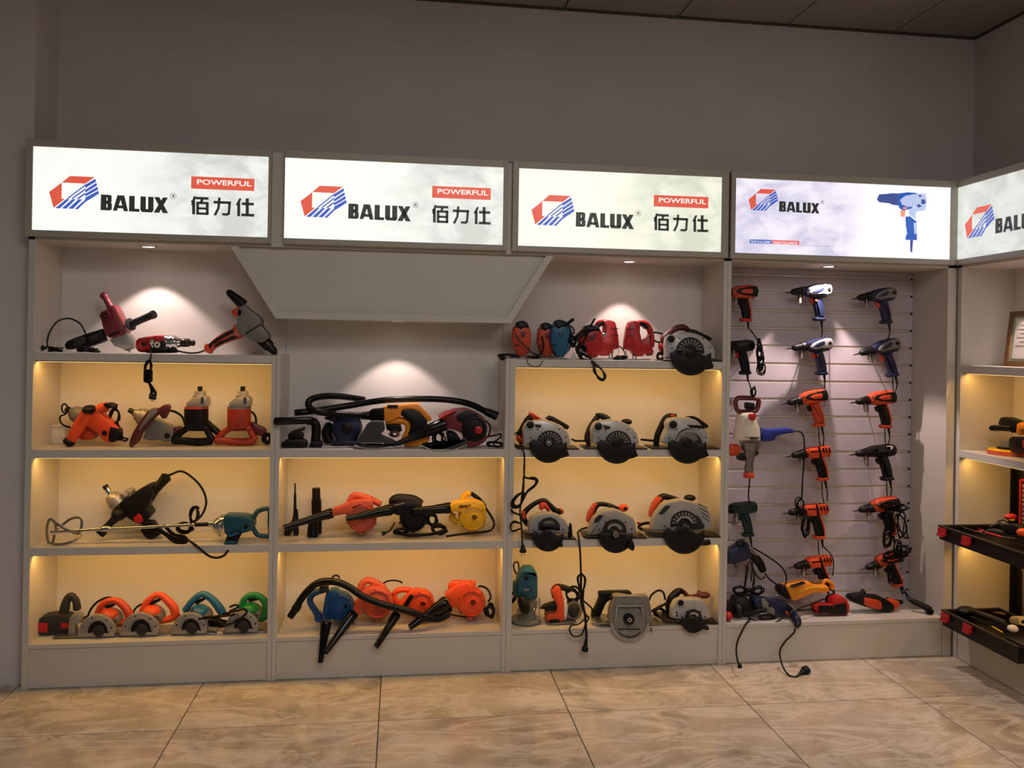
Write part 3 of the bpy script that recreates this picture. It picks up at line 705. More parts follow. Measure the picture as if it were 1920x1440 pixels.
t.p('motor_housing', MGREY).la((430, 1030), (350, 985), [(0, 55), (.5, 55), (.8, 40), (1, 22)], .19)
t.p('spindle', BLK).la((355, 990), (322, 972), [(0, 22), (1, 20)], .19)
t.p('lower_housing', ORG).pf([(430, 1060), (510, 1120), (540, 1170), (500, 1200), (430, 1200), (400, 1180)], .06, .18)
t.cord([(330, 1000, .19), (300, 1000, .16), (290, 960, .15), (310, 940, .15), (330, 960, .15), (320, 1010, .15), (280, 1030, .15), (285, 1075, .15), (320, 1100, .15), (355, 1110, .16)])
c = t.p('cord_coil', CORD)
for k in range(3): c.tu([(640+8*k, 1000, .17), (670, 970+6*k, .16), (700, 1000, .17), (705-5*k, 1050, .17), (670, 1075+5*k, .16), (640, 1050, .17)], 7, closed=True, n=6)
for k in range(4): c.tu([(655+12*k, 1070, .16), (690+4*k, 1110, .15), (700+8*k, 1160, .14), (690+12*k, 1200, .12)], 7, n=6)
c.tu([(700, 1130, .15), (730, 1180, .12), (765, 1190, .1), (750, 1205, .1), (710, 1195, .12)], 6, n=6); c.tu([(680, 975, .17), (686, 940, .17)], 8, n=6)
t.done(ZS[2], skip=('cord', 'cord_coil'))
t = Thing('mixer_drill', 'grey mixer with a long maroon handle bar, tilted on the second shelf', 'power tool', (950, 1110), .15)
t.p('body', MGREY).pf([(900, 1010), (960, 1040), (1010, 1065), (1090, 1100), (1130, 1140), (1105, 1190), (1040, 1205), (990, 1185), (930, 1190), (870, 1180), (890, 1110), (870, 1060)], .08, .17)
t.p('button', BLK).di((1048, 1155), 20, .01, .125); t.p('rear_band', MAR).pf([(1090, 1098), (1118, 1092), (1130, 1110), (1112, 1165), (1085, 1180)], .084, .17)
h = t.p('handle_bar', MAR); h.pf([(985, 958), (1018, 935), (1052, 930), (1066, 950), (1055, 985), (1030, 1035), (1006, 1030), (990, 1000), (955, 1025), (905, 1080), (860, 1140), (835, 1205), (782, 1242), (768, 1220), (795, 1140), (850, 1050), (900, 985), (935, 958)], .045, .1)
t.p('grip_pad', MGREY, h).pf([(930, 965), (975, 955), (980, 985), (920, 1040), (850, 1120), (840, 1110), (890, 1030)], .01, .076, .003)
g = t.p('gearbox', CAST); g.la((912, 1035), (812, 988), [(0, 60), (.5, 58), (.55, 50), (.8, 42), (.82, 30), (1, 26)], .18)
t.p('spindle', DSTEEL).la((820, 992), (775, 968), [(0, 19), (1, 17)], .18)
t.cord([(1040, 985, .12), (1080, 975, .15), (1130, 995, .18), (1165, 1030, .18), (1178, 1075, .18)], r=2.2)
t.done(ZS[2])
def stand_mixer(dx, label, mb, mh, D, extra):
    t = Thing('mixer_drill', label, 'power tool', (1260+dx, 1150), D, 'two mixers standing on their handles')
    P = lambda L: [(x+dx, y) for x, y in L]
    b = t.p('body', mb); b.la((1260+dx, 962), (1260+dx, 1110), [(0, 79), (.3, 80), (.9, 78), (1, 70)], n=24, sq=.8)
    g = t.p('gearbox', CAST); g.pf(P([(1182, 962), (1184, 928), (1232, 890), (1290, 880), (1330, 885), (1338, 905), (1338, 962)]), .075); g.la((1288+dx, 895), (1288+dx, 842), [(0, 42), (.4, 42), (.45, 38), (1, 36)])
    g.pf(P([(1232, 890), (1232, 868), (1262, 862), (1262, 892)]), .04); t.p('gear_ridge', DGREY, g).bx(1292+dx, 885, 1308+dx, 930, .02, D-.035)
    t.p('trim_band', ORG if extra == 0 else MGREY).la((1260+dx, 955), (1260+dx, 968), [(0, 80), (1, 80)], sq=.8, n=24)
    t.p('spindle', BLK).la((1286+dx, 845), (1286+dx, 808), [(0, 15), (.3, 15), (.3, 17), (1, 16)])
    h = t.p('base_handle', mh); h.tu([(1092+dx, 1198), (1150+dx, 1200), (1270+dx, 1208), (1370+dx, 1200)], 27, n=12, sub=5)
    h.tu([(1198+dx, 1105), (1150+dx, 1140), (1098+dx, 1188)], 22, n=10); h.tu([(1328+dx, 1105), (1350+dx, 1150), (1378+dx, 1192)], 22, n=10)
    h.pf(P([(1185, 1090), (1335, 1090), (1345, 1125), (1310, 1132), (1210, 1132), (1180, 1125)]), .05)
    v = t.p('vent_teeth', BLK, h)
    for k in range(8): v.pf(P([(1202+14*k, 1108), (1210+14*k, 1108), (1209+14*k, 1122), (1203+14*k, 1122)]), .004, D-.028, 0, 0)
    if extra == 0: t.p('trigger_grip', mh).tu([(1335+dx, 1070, D+.03), (1380+dx, 1110, D+.02), (1420+dx, 1145, D+.02)], 24, n=10)
    else:
        t.p('trigger_grip', MAR).pf(P([(1340, 1060), (1380, 1085), (1440, 1110), (1452, 1140), (1420, 1168), (1380, 1160), (1340, 1120)]), .05, D+.03)
        t.cord([(1335+dx, 985, D+.04), (1360+dx, 1000, D+.04), (1378+dx, 1030, D+.04), (1382+dx, 1085, D+.04)], r=2); t.coil((1465+dx, 1185), 30, 32, 3.5, D=D+.02, r=2)
    t.done(ZS[2])
stand_mixer(0, 'black mixer with silver gearbox standing upright on its oval handle', BLK, BLK, .13, 0)
stand_mixer(308, 'red mixer with silver gearbox standing upright beside the cabinet divider', SCAR, SCAR, .13, 1)

# ---- third shelf
fr(*Z6)
t = Thing('mixer_drill', 'large black mixer with a red patch leaning behind a long silver paddle', 'power tool', (820, 400), .18)
b = t.p('body', BLK); b.pf([(700, 358), (760, 312), (830, 265), (880, 235), (915, 218), (945, 232), (950, 300), (925, 330), (920, 362), (892, 385), (915, 405), (932, 435), (905, 470), (862, 515), (800, 488), (745, 450), (702, 405)], .09)
t.p('red_badge', RED, b).pf([(803, 465), (842, 430), (858, 440), (878, 480), (850, 502), (818, 488)], .01, .133, .002, 0)
t.p('rear_grip', BLK).tu([(920, 290), (965, 250), (1010, 205), (1045, 165)], 40, n=12, rr=[1.3, .85, .8, .95]); t.p('trigger_spur', BLK).pf([(875, 245), (912, 215), (935, 222), (925, 250)], .03)
g = t.p('gearbox', CAST, label='silver cast gearbox with spindle'); g.la((712, 358), (636, 295), [(0, 62), (.5, 62), (.55, 52), (.8, 48), (1, 34)], .18); g.pf([(705, 290), (735, 272), (765, 300), (740, 325)], .05, .16); g.pf([(738, 262), (775, 248), (802, 262), (800, 285), (760, 300)], .05, .18)
t.p('spindle', CHROME).la((645, 300), (612, 240), [(0, 14), (.5, 16), (.5, 20), (1, 18)]); t.p('spindle_nut', BLK).la((616, 250), (600, 226), [(0, 20), (1, 17)])
h = t.p('support_handle', BLK); h.el((705, 430), 48, 48, .05, .15); h.la((690, 450), (560, 580), [(0, 34), (.3, 24), (.6, 24), (.85, 34), (1, 30)], .15, .12)
t.p('support_handle', BLK).pf([(880, 485), (945, 485), (975, 530), (1010, 568), (975, 600), (930, 618), (895, 608), (855, 560), (860, 520)], .05, .15)
t.cord([(1045, 160, .18), (1085, 145, .18), (1125, 128, .18), (1165, 128, .18), (1225, 165, .18), (1285, 225, .17), (1322, 295, .16), (1330, 360, .15), (1308, 425, .14), (1270, 470, .13), (1210, 508, .12), (1150, 515, .12)], r=2)
t.coil((1245, 440), 28, 62, 2, D=.11, r=1.8, rot=15); t.coil((1175, 530), 48, 38, 2.5, D=.12, r=1.8)
c = t.p('cord_coil', CORD)
for k in range(5): c.tu([(870+8*k, 515+6*k, .1), (930, 500+12*k, .09), (1000+5*k, 545+7*k, .06), (1080, 590+8*k, .045), (1140, 610+9*k, .035), (1195, 620+3*k, .03), (1170, 590+5*k, .035), (1100, 575+4*k, .05), (1030, 510+3*k, .1)], 7.5, n=6, sub=4)
t.done(ZS[3], skip=('cord', 'cord_coil'))
t = Thing('paddle_mixer', 'teal mixer lying flat with a long silver spiral paddle', 'power tool', (1500, 560), .06)
b = t.p('body', TEAL); b.pf([(1456, 455), (1475, 448), (1602, 452), (1640, 462), (1668, 478), (1672, 530), (1655, 560), (1570, 585), (1485, 598), (1458, 575)], .09, .07)
t.p('side_screw', BLK, b).di((1615, 530), 16, .012, .022)
g = t.p('gearbox', CHROME, label='ribbed silver gearbox'); g.la((1460, 520), (1385, 515), [(0, 78), (.12, 78), (.13, 70), (.25, 70), (.26, 76), (.38, 75), (.39, 66), (.5, 64), (.8, 52), (.95, 40), (1, 26)], .07, n=24)
g.la((1390, 512), (1350, 510), [(0, 26), (.4, 22), (1, 22)], .07)
t.p('coupler', BLK).la((1355, 511), (1252, 514), [(0, 14), (1, 14)], .07)
t.p('d_handle', TEAL).tu([(1660, 500), (1680, 450), (1712, 412), (1785, 404), (1790, 500), (1788, 588), (1712, 590), (1680, 560)], 17, D=.07, closed=True, n=10, sub=5)
h = t.p('pistol_grip', BLK); h.pf([(1480, 590), (1570, 560), (1578, 590), (1560, 625), (1548, 650), (1530, 690), (1468, 698), (1452, 680), (1462, 640)], .045, .03)
t.p('grip_cap', TEAL, h).pf([(1458, 640), (1480, 630), (1550, 632), (1545, 668), (1462, 662)], .05, .03, .004)
t.p('switch', LTEAL, h).pf([(1478, 595), (1568, 565), (1566, 580), (1500, 605)], .05, .03, .002)
s_ = t.p('shaft', CHROME); s_.la((212, 566), (1255, 513), [(0, 11), (1, 10)], .07, n=10); s_.la((575, 546), (640, 543), [(0, 17), (.2, 20), (.8, 20), (1, 17)], .07, n=10)
p_ = t.p('paddle', STEEL)
for L in ([(250, 562, .07), (243, 500, .05), (208, 473, .04), (186, 520, .05), (184, 590, .07), (200, 650, .08), (225, 640, .09), (238, 590, .08)], [(225, 485, .05), (260, 510, .03), (320, 545, .03), (390, 575, .05), (425, 582, .07)],
          [(240, 555, .08), (290, 520, .11), (350, 475, .11), (405, 462, .09), (435, 480, .07), (430, 540, .07), (400, 580, .07)], [(205, 648, .08), (260, 655, .03), (320, 650, .02), (385, 625, .03), (428, 585, .06)]):
    p_.tu(L, 9, n=8, sub=5, sq=.45)
t.cord([(1500, 690, .02), (1480, 710, -.01), (1460, 735, -.02), (1410, 752, -.022), (1350, 738, -.022), (1290, 690, -.018), (1240, 650, -.012), (1195, 622, .015)], r=2.2)
t.done(None)

# ---- bottom shelf, marble saws
t = Thing('wall_chaser', 'dark grey power tool with red patches in the bottom left corner', 'power tool', (230, 1280), .14)
b = t.p('body', DGREY); b.pf([(106, 1260), (118, 1225), (145, 1203), (250, 1188), (330, 1200), (350, 1240), (345, 1330), (110, 1330)], .08)
t.p('side_patch', RED, b).pf([(118, 1248), (187, 1248), (187, 1314), (118, 1314)], .006, .098, .002, 0); t.p('side_patch', RED, b).pf([(285, 1248), (350, 1248), (350, 1285), (285, 1290)], .006, .098, .002, 0)
t.p('hook_handle', DGREY).tu([(305, 1200), (312, 1140), (330, 1075), (358, 1048), (392, 1085), (402, 1145)], 29, n=12, rr=[1.1, 1.1, .9, .75, .8, .9])
g = t.p('blade_guard', CAST); g.pf([(340, 1215), (372, 1180), (425, 1180), (430, 1245), (385, 1262), (390, 1345), (330, 1350)], .04, .1)
t.p('base_plate', STEEL).pf([(225, 1345), (400, 1340), (405, 1352), (225, 1358)], .12, .12, .002)
t.done(ZS[4])
def tube_saw(label, gx, gy, mh, hp, mot, cords=None, D=.10, R=118, rot=0, skip_h=False):
    t = Thing('marble_saw', label, 'power tool', (gx, gy), D, 'marble saws in a row on the bottom left shelf')
    g = t.p('blade_guard', CAST, label='grey metal blade guard')
    pts = [(gx+R*1.12*cos(radians(a)), gy+8+R*sin(radians(a))*.98) for a in range(180, 361, 12)]
    g.pf(pts+[(gx+R*1.02, gy+48), (gx-R*1.22, gy+52), (gx-R*1.2, gy+25)], .03, D-.03, .006, 0)
    g.ri((gx-5, gy+12), R*.78, R*.68, .008, D-.046, a0=180, a1=360)
    t.p('blade_recess', BLK, g).ri((gx+8, gy+10), R*.62, R*.1, .004, D-.047, a0=170, a1=372)
    t.p('flange', DGREY, g).di((gx+8, gy+12), 42, .014, D-.05)
    m = t.p('motor_housing', MGREY); m.la((gx+60, gy-60), (gx+60, gy-60.5), [(0, 62), (.01, 62)], D, D+.001); m.V = []; m.F = []
    m.el((mot[0], mot[1]+30), 85, 68, .06, D+.03, rot=15)
    t.p('motor_cap', mh).el(mot, 62, 42, .05, D+.02, rot=18)
    v = t.p('motor_vents', BLK, m)
    for k in range(5): v.pf([(mot[0]-30+16*k, mot[1]+38), (mot[0]-22+16*k, mot[1]+40), (mot[0]-24+16*k, mot[1]+66), (mot[0]-32+16*k, mot[1]+64)], .004, D-.028, 0, 0)
    sw = t.p('guard_screws', DSTEEL, g)
    for k in (195, 250, 310, 345): sw.di((gx+R*.9*cos(radians(k)), gy+10+R*.86*sin(radians(k))), 6, .004, D-.0455, n=8, bev=0)
    h = t.p('handle', mh); h.tu([(x, y, D+.02) for x, y in hp], 25, n=12, sub=5, rr=[.9, .9, .85, 1., 1.2, 1.1, .8, .8][:len(hp)])
    t.p('trigger', BLK, h).pf([(hp[1][0]+8, hp[1][1]+12), (hp[2][0]+5, hp[2][1]+28), (hp[2][0]+25, hp[2][1]+42), (hp[1][0]+28, hp[1][1]+32)], .02, D+.02)
    t.p('base_plate', STEEL).pf([(gx-R*1.3, gy+46), (gx+R*1.5, gy+38), (gx+R*1.65, gy+48), (gx-R*1.3, gy+60)], .13, D+.03, .0015, 0)
    if cords:
        for c in cords: t.cord(c, r=1.9)
    t.done(ZS[4], skip=('cord', 'cord_coil'))
    return t
tube_saw('orange marble saw with round grey guard, second tool from the left on the bottom shelf', 545, 1300, ORG, [(545, 1195), (580, 1120), (650, 1085), (720, 1110), (775, 1185), (765, 1235), (700, 1255)], (640, 1185),
         [[(520, 1200, .14), (480, 1210, .14), (500, 1150, .15), (550, 1095, .15), (620, 1065, .15), (665, 1072, .15)], [(470, 1200, .12), (440, 1230, .12), (450, 1290, .11), (430, 1320, .1)]])
tube_saw('orange marble saw in the middle of the bottom left shelf', 855, 1295, BORG, [(868, 1175), (905, 1100), (985, 1048), (1050, 1090), (1100, 1150), (1095, 1210), (1000, 1240)], (945, 1165),
         [[(900, 1115, .16), (860, 1120, .16), (820, 1150, .16), (800, 1195, .15), (790, 1260, .14)]], R=122)
tube_saw('teal handled marble saw with grey guard', 1215, 1285, LTEAL, [(1178, 1165), (1230, 1095), (1302, 1045), (1370, 1080), (1425, 1145), (1450, 1185)], (1290, 1165),
         [[(1240, 1200, .08), (1290, 1222, .06), (1400, 1205, .06), (1480, 1190, .06), (1520, 1170, .06), (1570, 1165, .07)], [(1230, 1160, .08), (1225, 1200, .07), (1270, 1228, .06), (1340, 1210, .05), (1460, 1205, .05), (1540, 1190, .05)]], R=112)
tube_saw('green handled marble saw at the right end of the bottom left shelf', 1590, 1285, GREEN, [(1580, 1155), (1612, 1085), (1680, 1062), (1745, 1100), (1765, 1165), (1740, 1225), (1700, 1235)], (1655, 1160),
         [[(1450, 1200, .06), (1520, 1185, .05), (1600, 1165, .04), (1620, 1195, .035), (1560, 1240, .035), (1480, 1280, .04), (1430, 1262, .04), (1410, 1240, .05)], [(1500, 1150, .08), (1540, 1135, .08), (1560, 1150, .08), (1500, 1180, .07)]], R=108)
t = Thing('power_cord', 'tangled black cord heap between the teal and green marble saws', 'cord', (1440, 1220), .07)
t.coil((1420, 1225), 90, 22, 3, D=.10, r=1.9); t.coil((1390, 1195), 50, 14, 2, D=.12, r=1.9)
q = t.p('cord_wrap', RUB); q.tu([(1120, 1150, .2), (1150, 1190, .2), (1170, 1165, .2), (1200, 1130, .2)], 14, n=8); q.tu([(1320, 1230, .11), (1400, 1225, .11), (1480, 1225, .1)], 16, n=8)
t.done(None)

# ================================================================= blower cabinet
fr(*Z7)
t = Thing('vacuum_hose', 'long ribbed black hose looped across the top of the blowers', 'hose', (900, 220), .16)
def ribbed(part, pts, r, sub=14, n=12, depth=.06, D=.16):
    P = [part.W(p[:2], p[2] if len(p) > 2 else D) for p in pts]; C = crom(P, sub, False); m = len(C)
    T = [C[min(i+1, m-1)]-C[max(i-1, 0)] for i in range(m)]; R0 = part.sc(r, D, pts[0][:2])
    part.rings(C, T, [R0*(1-depth if i % 2 else 1) for i in range(m)], n)
h = t.p('hose_tube', HOSE)
ribbed(h, [(1700, 315, .13), (1630, 280, .13), (1550, 240, .13), (1450, 212, .13), (1300, 195, .14), (1100, 192, .14), (900, 200, .14), (750, 220, .15), (600, 245, .15), (450, 268, .13), (330, 285, .12), (210, 296, .1)], 24, sub=30)
ribbed(h, [(740, 200, .22), (650, 185, .22), (540, 172, .2), (430, 172, .18), (340, 192, .15), (312, 228, .12), (335, 268, .1), (400, 292, .09), (520, 306, .08), (640, 314, .08), (750, 318, .08)], 24, sub=30)
t.p('hose_cuff', BLK).la((1640, 285), (1728, 322), [(0, 27), (.5, 32), (1, 34)], .13); t.done(None)
t = Thing('vacuum_nozzle', 'flat black nozzle tube poking left past the cabinet divider', 'nozzle', (200, 338), .08)
t.p('tube', GLOSSB).la((68, 340), (340, 334), [(0, 28), (.03, 29), (.5, 28), (1, 26)], -.04, .09, n=18); t.p('stand_tube', BLK).tu([(370, 370, .1), (372, 430, .1), (365, 500, .1)], 34, n=12)
t.p('foot', BLK).pf([(335, 490), (405, 490), (418, 535), (310, 538)], .06, .1); t.p('upper_tube', BLK).tu([(300, 335, .1), (360, 350, .1), (375, 390, .1)], 30, n=12); t.done(ZS[2])
t = Thing('blower', 'navy blower in the shadow behind the black hose', 'power tool', (580, 430), .17)
t.p('fan_housing', NAVY).di((600, 430), 115, .09, .17, bev=.025); t.p('hub', BLK).di((600, 425), 42, .02, .12); t.p('motor', BLK).tu([(480, 400, .2), (450, 460, .2), (470, 520, .2)], 40, n=10)
t.p('fan_neck', NAVY).pf([(420, 350), (480, 325), (690, 335), (715, 400), (500, 380)], .06, .17); t.p('foot', NAVY).bx(480, 520, 700, 548, .08, .17); t.done(ZS[2])
t = Thing('nozzle_attachment', 'small black clamp-like attachments at the left end of the blower shelf', 'nozzle', (200, 500), .08)
q = t.p('bracket', BLK); q.pf([(110, 530), (150, 505), (265, 500), (298, 520), (300, 568), (112, 568)], .06); q.pf([(155, 470), (190, 440), (245, 425), (285, 412), (285, 432), (250, 450), (275, 460), (270, 505), (160, 505)], .04)
t.p('clip', DGREY).tu([(180, 450), (230, 445), (284, 418)], 6, n=6, D=.055); t.done(ZS[2])
t = Thing('blower', 'amber and black vacuum blower with a shiny black nozzle collar', 'power tool', (1080, 420), .10)
b = t.p('body', AMB); b.pf([(876, 250), (900, 240), (1020, 232), (1100, 224), (1140, 228), (1160, 250), (1235, 328), (1240, 350), (1205, 362), (1150, 300), (1100, 268), (1020, 270), (1010, 300), (1012, 322), (900, 368), (880, 350)], .07)
b.tu([(900, 355), (1000, 352), (1055, 370), (1065, 430), (1035, 490), (1060, 530)], 26, n=10); b.pf([(1038, 480), (1200, 445), (1228, 460), (1222, 510), (1130, 545), (1040, 550)], .07)
t.p('motor_cover', BLK).pf([(1008, 285), (1030, 270), (1100, 268), (1150, 290), (1205, 350), (1205, 410), (1180, 475), (1075, 500), (1062, 450), (1085, 400), (1070, 345), (1012, 322)], .085)
t.p('top_switch', BLK, b).bx(905, 236, 985, 256, .02, .06); c = t.p('collar', GLOSSB); c.la((880, 310), (770, 312), [(0, 56), (.15, 54), (.8, 48), (1, 32)]); c.la((775, 314), (712, 316), [(0, 30), (.1, 32), (1, 28)])
t.p('motor_ball', CHROME).el((958, 452), 44, 30, .03); t.p('under_frame', BLK).pf([(890, 370), (1000, 365), (1020, 440), (900, 430)], .05, .13)
t.done(ZS[2])
def bag(label, pts, D, th=.03):
    t = Thing('dust_bag', label, 'bag', pts[0], D, 'grey fabric dust bags'); t.p('fabric', FAB).pf(pts, th, D, .012, 2); return t
t = bag('grey fabric dust bag lying in front of the navy blower', [(648, 540), (700, 480), (750, 385), (790, 360), (880, 362), (888, 430), (850, 465), (940, 500), (1020, 545), (880, 568), (700, 568)], .04, .05)
t.p('piping', LGREY).tu([(660, 545, .012), (720, 562, .01), (860, 565, .01), (1010, 548, .01)], 5, n=6); t.p('seam_edge', LGREY).tu([(710, 530, .014), (790, 525, .012), (880, 530, .012)], 4, n=6); t.done(ZS[2])
t = Thing('blower', 'dark red blower with black side disc and long black nozzle pointing left', 'power tool', (1540, 420), .10)
b = t.p('fan_housing', DRED); b.pf([(1285, 312), (1330, 280), (1420, 254), (1500, 250), (1580, 282), (1635, 320), (1648, 400), (1652, 490), (1600, 525), (1520, 548), (1485, 500), (1470, 440), (1420, 415), (1340, 400), (1335, 332)], .09)
q = t.p('side_disc', BLK); q.di((1560, 405), 95, .02, .052); q.ri((1560, 405), 84, 75, .01, .04); t.p('hub', RED, q).di((1590, 412), 34, .02, .035, n=6)
t.p('shoulder', BLK, b).pf([(1425, 300), (1500, 258), (1600, 300), (1570, 330), (1470, 360), (1435, 345)], .01, .051, .003)
t.p('front_clip', RED, b).pf([(1290, 318), (1340, 285), (1415, 262), (1420, 275), (1350, 315), (1300, 335)], .02, .045)
z = t.p('nozzle', GLOSSB); z.la((1335, 365), (955, 525), [(0, 50), (.05, 50), (.3, 46), (.35, 38), (.8, 22), (1, 18)], .06, .02, n=18)
t.p('motor_foot', BLK).pf([(1345, 410), (1420, 430), (1480, 520), (1360, 530)], .06, .13)
t.coil((1290, 470), 40, 45, 3, D=.08, r=1.6); t.cord([(1640, 340, .1), (1675, 380, .11), (1670, 440, .12), (1640, 480, .12)]); t.coil((1700, 520), 62, 22, 1.6, D=.1, r=1.6)
t.cord([(1660, 460, .12), (1720, 450, .12), (1755, 440, .1), (1750, 470, .1), (1700, 510, .08), (1740, 545, .06), (1775, 555, .06)])
t.done(ZS[2])
t = bag('grey fabric dust bag under the dark red blower', [(1150, 535), (1200, 540), (1300, 555), (1420, 515), (1500, 480), (1505, 530), (1440, 575), (1340, 592), (1230, 580)], .02, .03)
t.p('piping', LGREY).tu([(1165, 545, .002), (1260, 580, .0), (1380, 578, .0), (1480, 545, .002)], 5, n=6); t.done(None)

# middle shelf of blowers
t = Thing('nozzle_attachment', 'thin stepped black nozzle standing at the left of the middle shelf', 'nozzle', (212, 1100), .17)
q = t.p('tube', BLK); q.la((212, 1100), (213, 828), [(0, 20), (.1, 14), (.25, 11), (.7, 9), (.71, 6), (1, 5)], n=12); q.pf([(172, 1130), (205, 1085), (232, 1100), (240, 1222), (200, 1225), (195, 1180), (175, 1225), (130, 1225), (130, 1190)], .03); q.pf([(216, 1025), (232, 1025), (240, 1140), (210, 1140)], .02); t.done(ZS[3])
t = Thing('nozzle_attachment', 'thick black nozzle tube standing upright behind the salmon blower nozzle', 'nozzle', (372, 1000), .2)
t.p('tube', BLK).la((378, 1188), (371, 848), [(0, 34), (.6, 36), (.74, 36), (.75, 30), (1, 29)], n=18); t.done(ZS[3])
t = Thing('nozzle_attachment', 'short thick black nozzle standing in front of the upright tube', 'nozzle', (342, 1150), .14)
t.p('tube', BLK).la((344, 1222), (350, 1100), [(0, 40), (.5, 38), (1, 30)], n=18); t.done(ZS[3])
def blower(label, c, R, m, neck, nz, hand, D=.13, ND=None, bod=None, hub='grille', rest=ZS[4], nr=None, mot=None, group='blowers', pfix=None, nsub=None):
    t = Thing('blower', label, 'power tool', c, D)
    b = t.p('fan_housing', m); b.di(c, R, .085, D, bev=.02, n=36)
    for k in range(5):
        a = radians(72*k+20); b.la((c[0]+(R+2)*cos(a), c[1]+(R+2)*sin(a)), (c[0]+(R+2)*cos(a)+.5, c[1]+(R+2)*sin(a)), [(0, 8), (1, 8)], D-.03, D+.03, n=8)
    b.pf(neck, .07, D-.005)
    t.p('face_ring', m, b).ri(c, R*.86, R*.80, .006, D-.0445)
    if hub == 'grille':
        q = t.p('hub_grille', m, b); q.ri((c[0]+R*.12, c[1]-R*.05), R*.24, R*.2, .01, D-.045)
        for k in range(3): q.bx(c[0]-R*.05+R*.12*k, c[1]-R*.22, c[0]-R*.02+R*.12*k, c[1]+R*.13, .006, D-.044, 0)
        t.p('hub_recess', BLK, b).di((c[0]+R*.12, c[1]-R*.05), R*.2, .002, D-.0438, bev=0)
    elif hub == 'disc': t.p('hub', BLK, b).di((c[0]+R*.45, c[1]-R*.12), R*.14, .008, D-.045)
    sw = t.p('cover_screws', DSTEEL, b)
    for k in range(6): sw.di((c[0]+R*.92*cos(radians(60*k+20)), c[1]+R*.92*sin(radians(60*k+20))), 4.5, .003, D-.044, n=8, bev=0)
    h = t.p('handle', m); h.tu([(x, y, D+.03) for x, y in hand], R*.22, n=12, sub=5)
    t.p('motor_housing', m).la((c[0], c[1]), (c[0]+1, c[1]), [(0, R*.62), (1, R*.55)], D+.04, D+.13, n=20)
    ND = ND or (D-.01, D-.06)
    z = t.p('nozzle', GLOSSB); a_, b_, r0, r1 = nz; z.la(a_, b_, [(0, r0), (.03, r0*1.06), (.12, r0*1.04), (.15, r0*.96), (.33, r0*.9), (.36, r0*.8), (1, r1)], ND[0], ND[1], n=18)
    return t
t = blower('salmon orange blower with black nozzle resting on the left of the middle shelf', (712, 1105), 112, SALM, [(485, 1040), (560, 1015), (640, 975), (770, 965), (800, 1000), (780, 1060), (620, 1110), (590, 1070), (495, 1092)], ((492, 1062), (128, 1172), 36, 19), [(620, 985), (650, 935), (700, 935), (780, 960), (850, 995)], D=.13, ND=(.12, .03), rest=None)
t.p('vent_slot', BLK).pf([(635, 1020), (690, 998), (732, 1002), (650, 1035)], .006, .093, .002); t.done(ZS[3], skip=('nozzle', 'cord'))
t = blower('black blower with a long black nozzle in the middle of the shelf', (1100, 1100), 105, BLK, [(925, 1000), (1000, 975), (1080, 968), (1160, 990), (1170, 1050), (1000, 1080), (935, 1060)], ((935, 1030), (597, 1100), 40, 20), [(950, 1010), (940, 960), (990, 935), (1100, 945), (1160, 980)], D=.13, ND=(.10, .03), hub='none')
t.p('dust_cover', DGREY).pf([(930, 970), (960, 932), (1060, 925), (1160, 965), (1170, 1010), (1050, 985)], .05, .16)
v = t.p('maker_lettering', LGREY); 
for k in range(9): v.pf([(955+9*k, 996-2*k), (961+9*k, 994-2*k), (961+9*k, 1003-2*k), (955+9*k, 1005-2*k)], .002, .09, 0, 0)
t.coil((1250, 1100), 42, 48, 2, D=.14, r=1.8); t.coil((1300, 1180), 55, 35, 2.5, D=.07, r=2, rot=20)
t.cord([(960, 1130, .1), (940, 1165, .08), (915, 1195, .06), (885, 1205, .05)], plug=(900, 1200, 160, .05)); t.cord([(980, 1200, .09), (1060, 1225, .06), (1160, 1222, .06), (1260, 1210, .06), (1350, 1180, .06)], r=3)
t.coil((1010, 1195), 50, 20, 2, D=.08, r=2); t.done(ZS[3], skip=('nozzle', 'cord', 'cord_coil', 'plug', 'pins'))
t = blower('yellow blower with black nozzle at the right of the middle shelf', (1545, 1090), 104, YEL, [(1375, 990), (1400, 975), (1480, 962), (1560, 955), (1640, 985), (1648, 1060), (1560, 1070), (1440, 1045), (1380, 1042)], ((1375, 1012), (1090, 1040), 40, 26), [(1450, 985), (1490, 915), (1525, 905)], D=.13, ND=(.12, .05))
t.p('handle_grip', BLK).tu([(1535, 905, .16), (1590, 945, .16), (1635, 1000, .16)], 16, n=10); t.p('cap', YEL).tu([(1400, 1060, .16), (1390, 1090, .16), (1430, 1125, .16)], 24, n=10)
t.p('nozzle_ring', ORG).la((1388, 1010), (1374, 1012), [(0, 39), (1, 39)], .12); 
v = at_y(500+1442/4, 700+1008/4, .083)
t.cord([(1640, 1010, .15), (1680, 1070, .15), (1705, 1120, .14), (1695, 1165, .12), (1650, 1190, .08), (1500, 1205, .05), (1350, 1225, .03)], r=2.2)
t.done(ZS[3], skip=('nozzle', 'cord'))
text_mesh('DEWALT', .019, BLK, t.root, v-Vector((0, 0, .002)), (pi/2, -.03, 0), width=.056, bold=.0013)

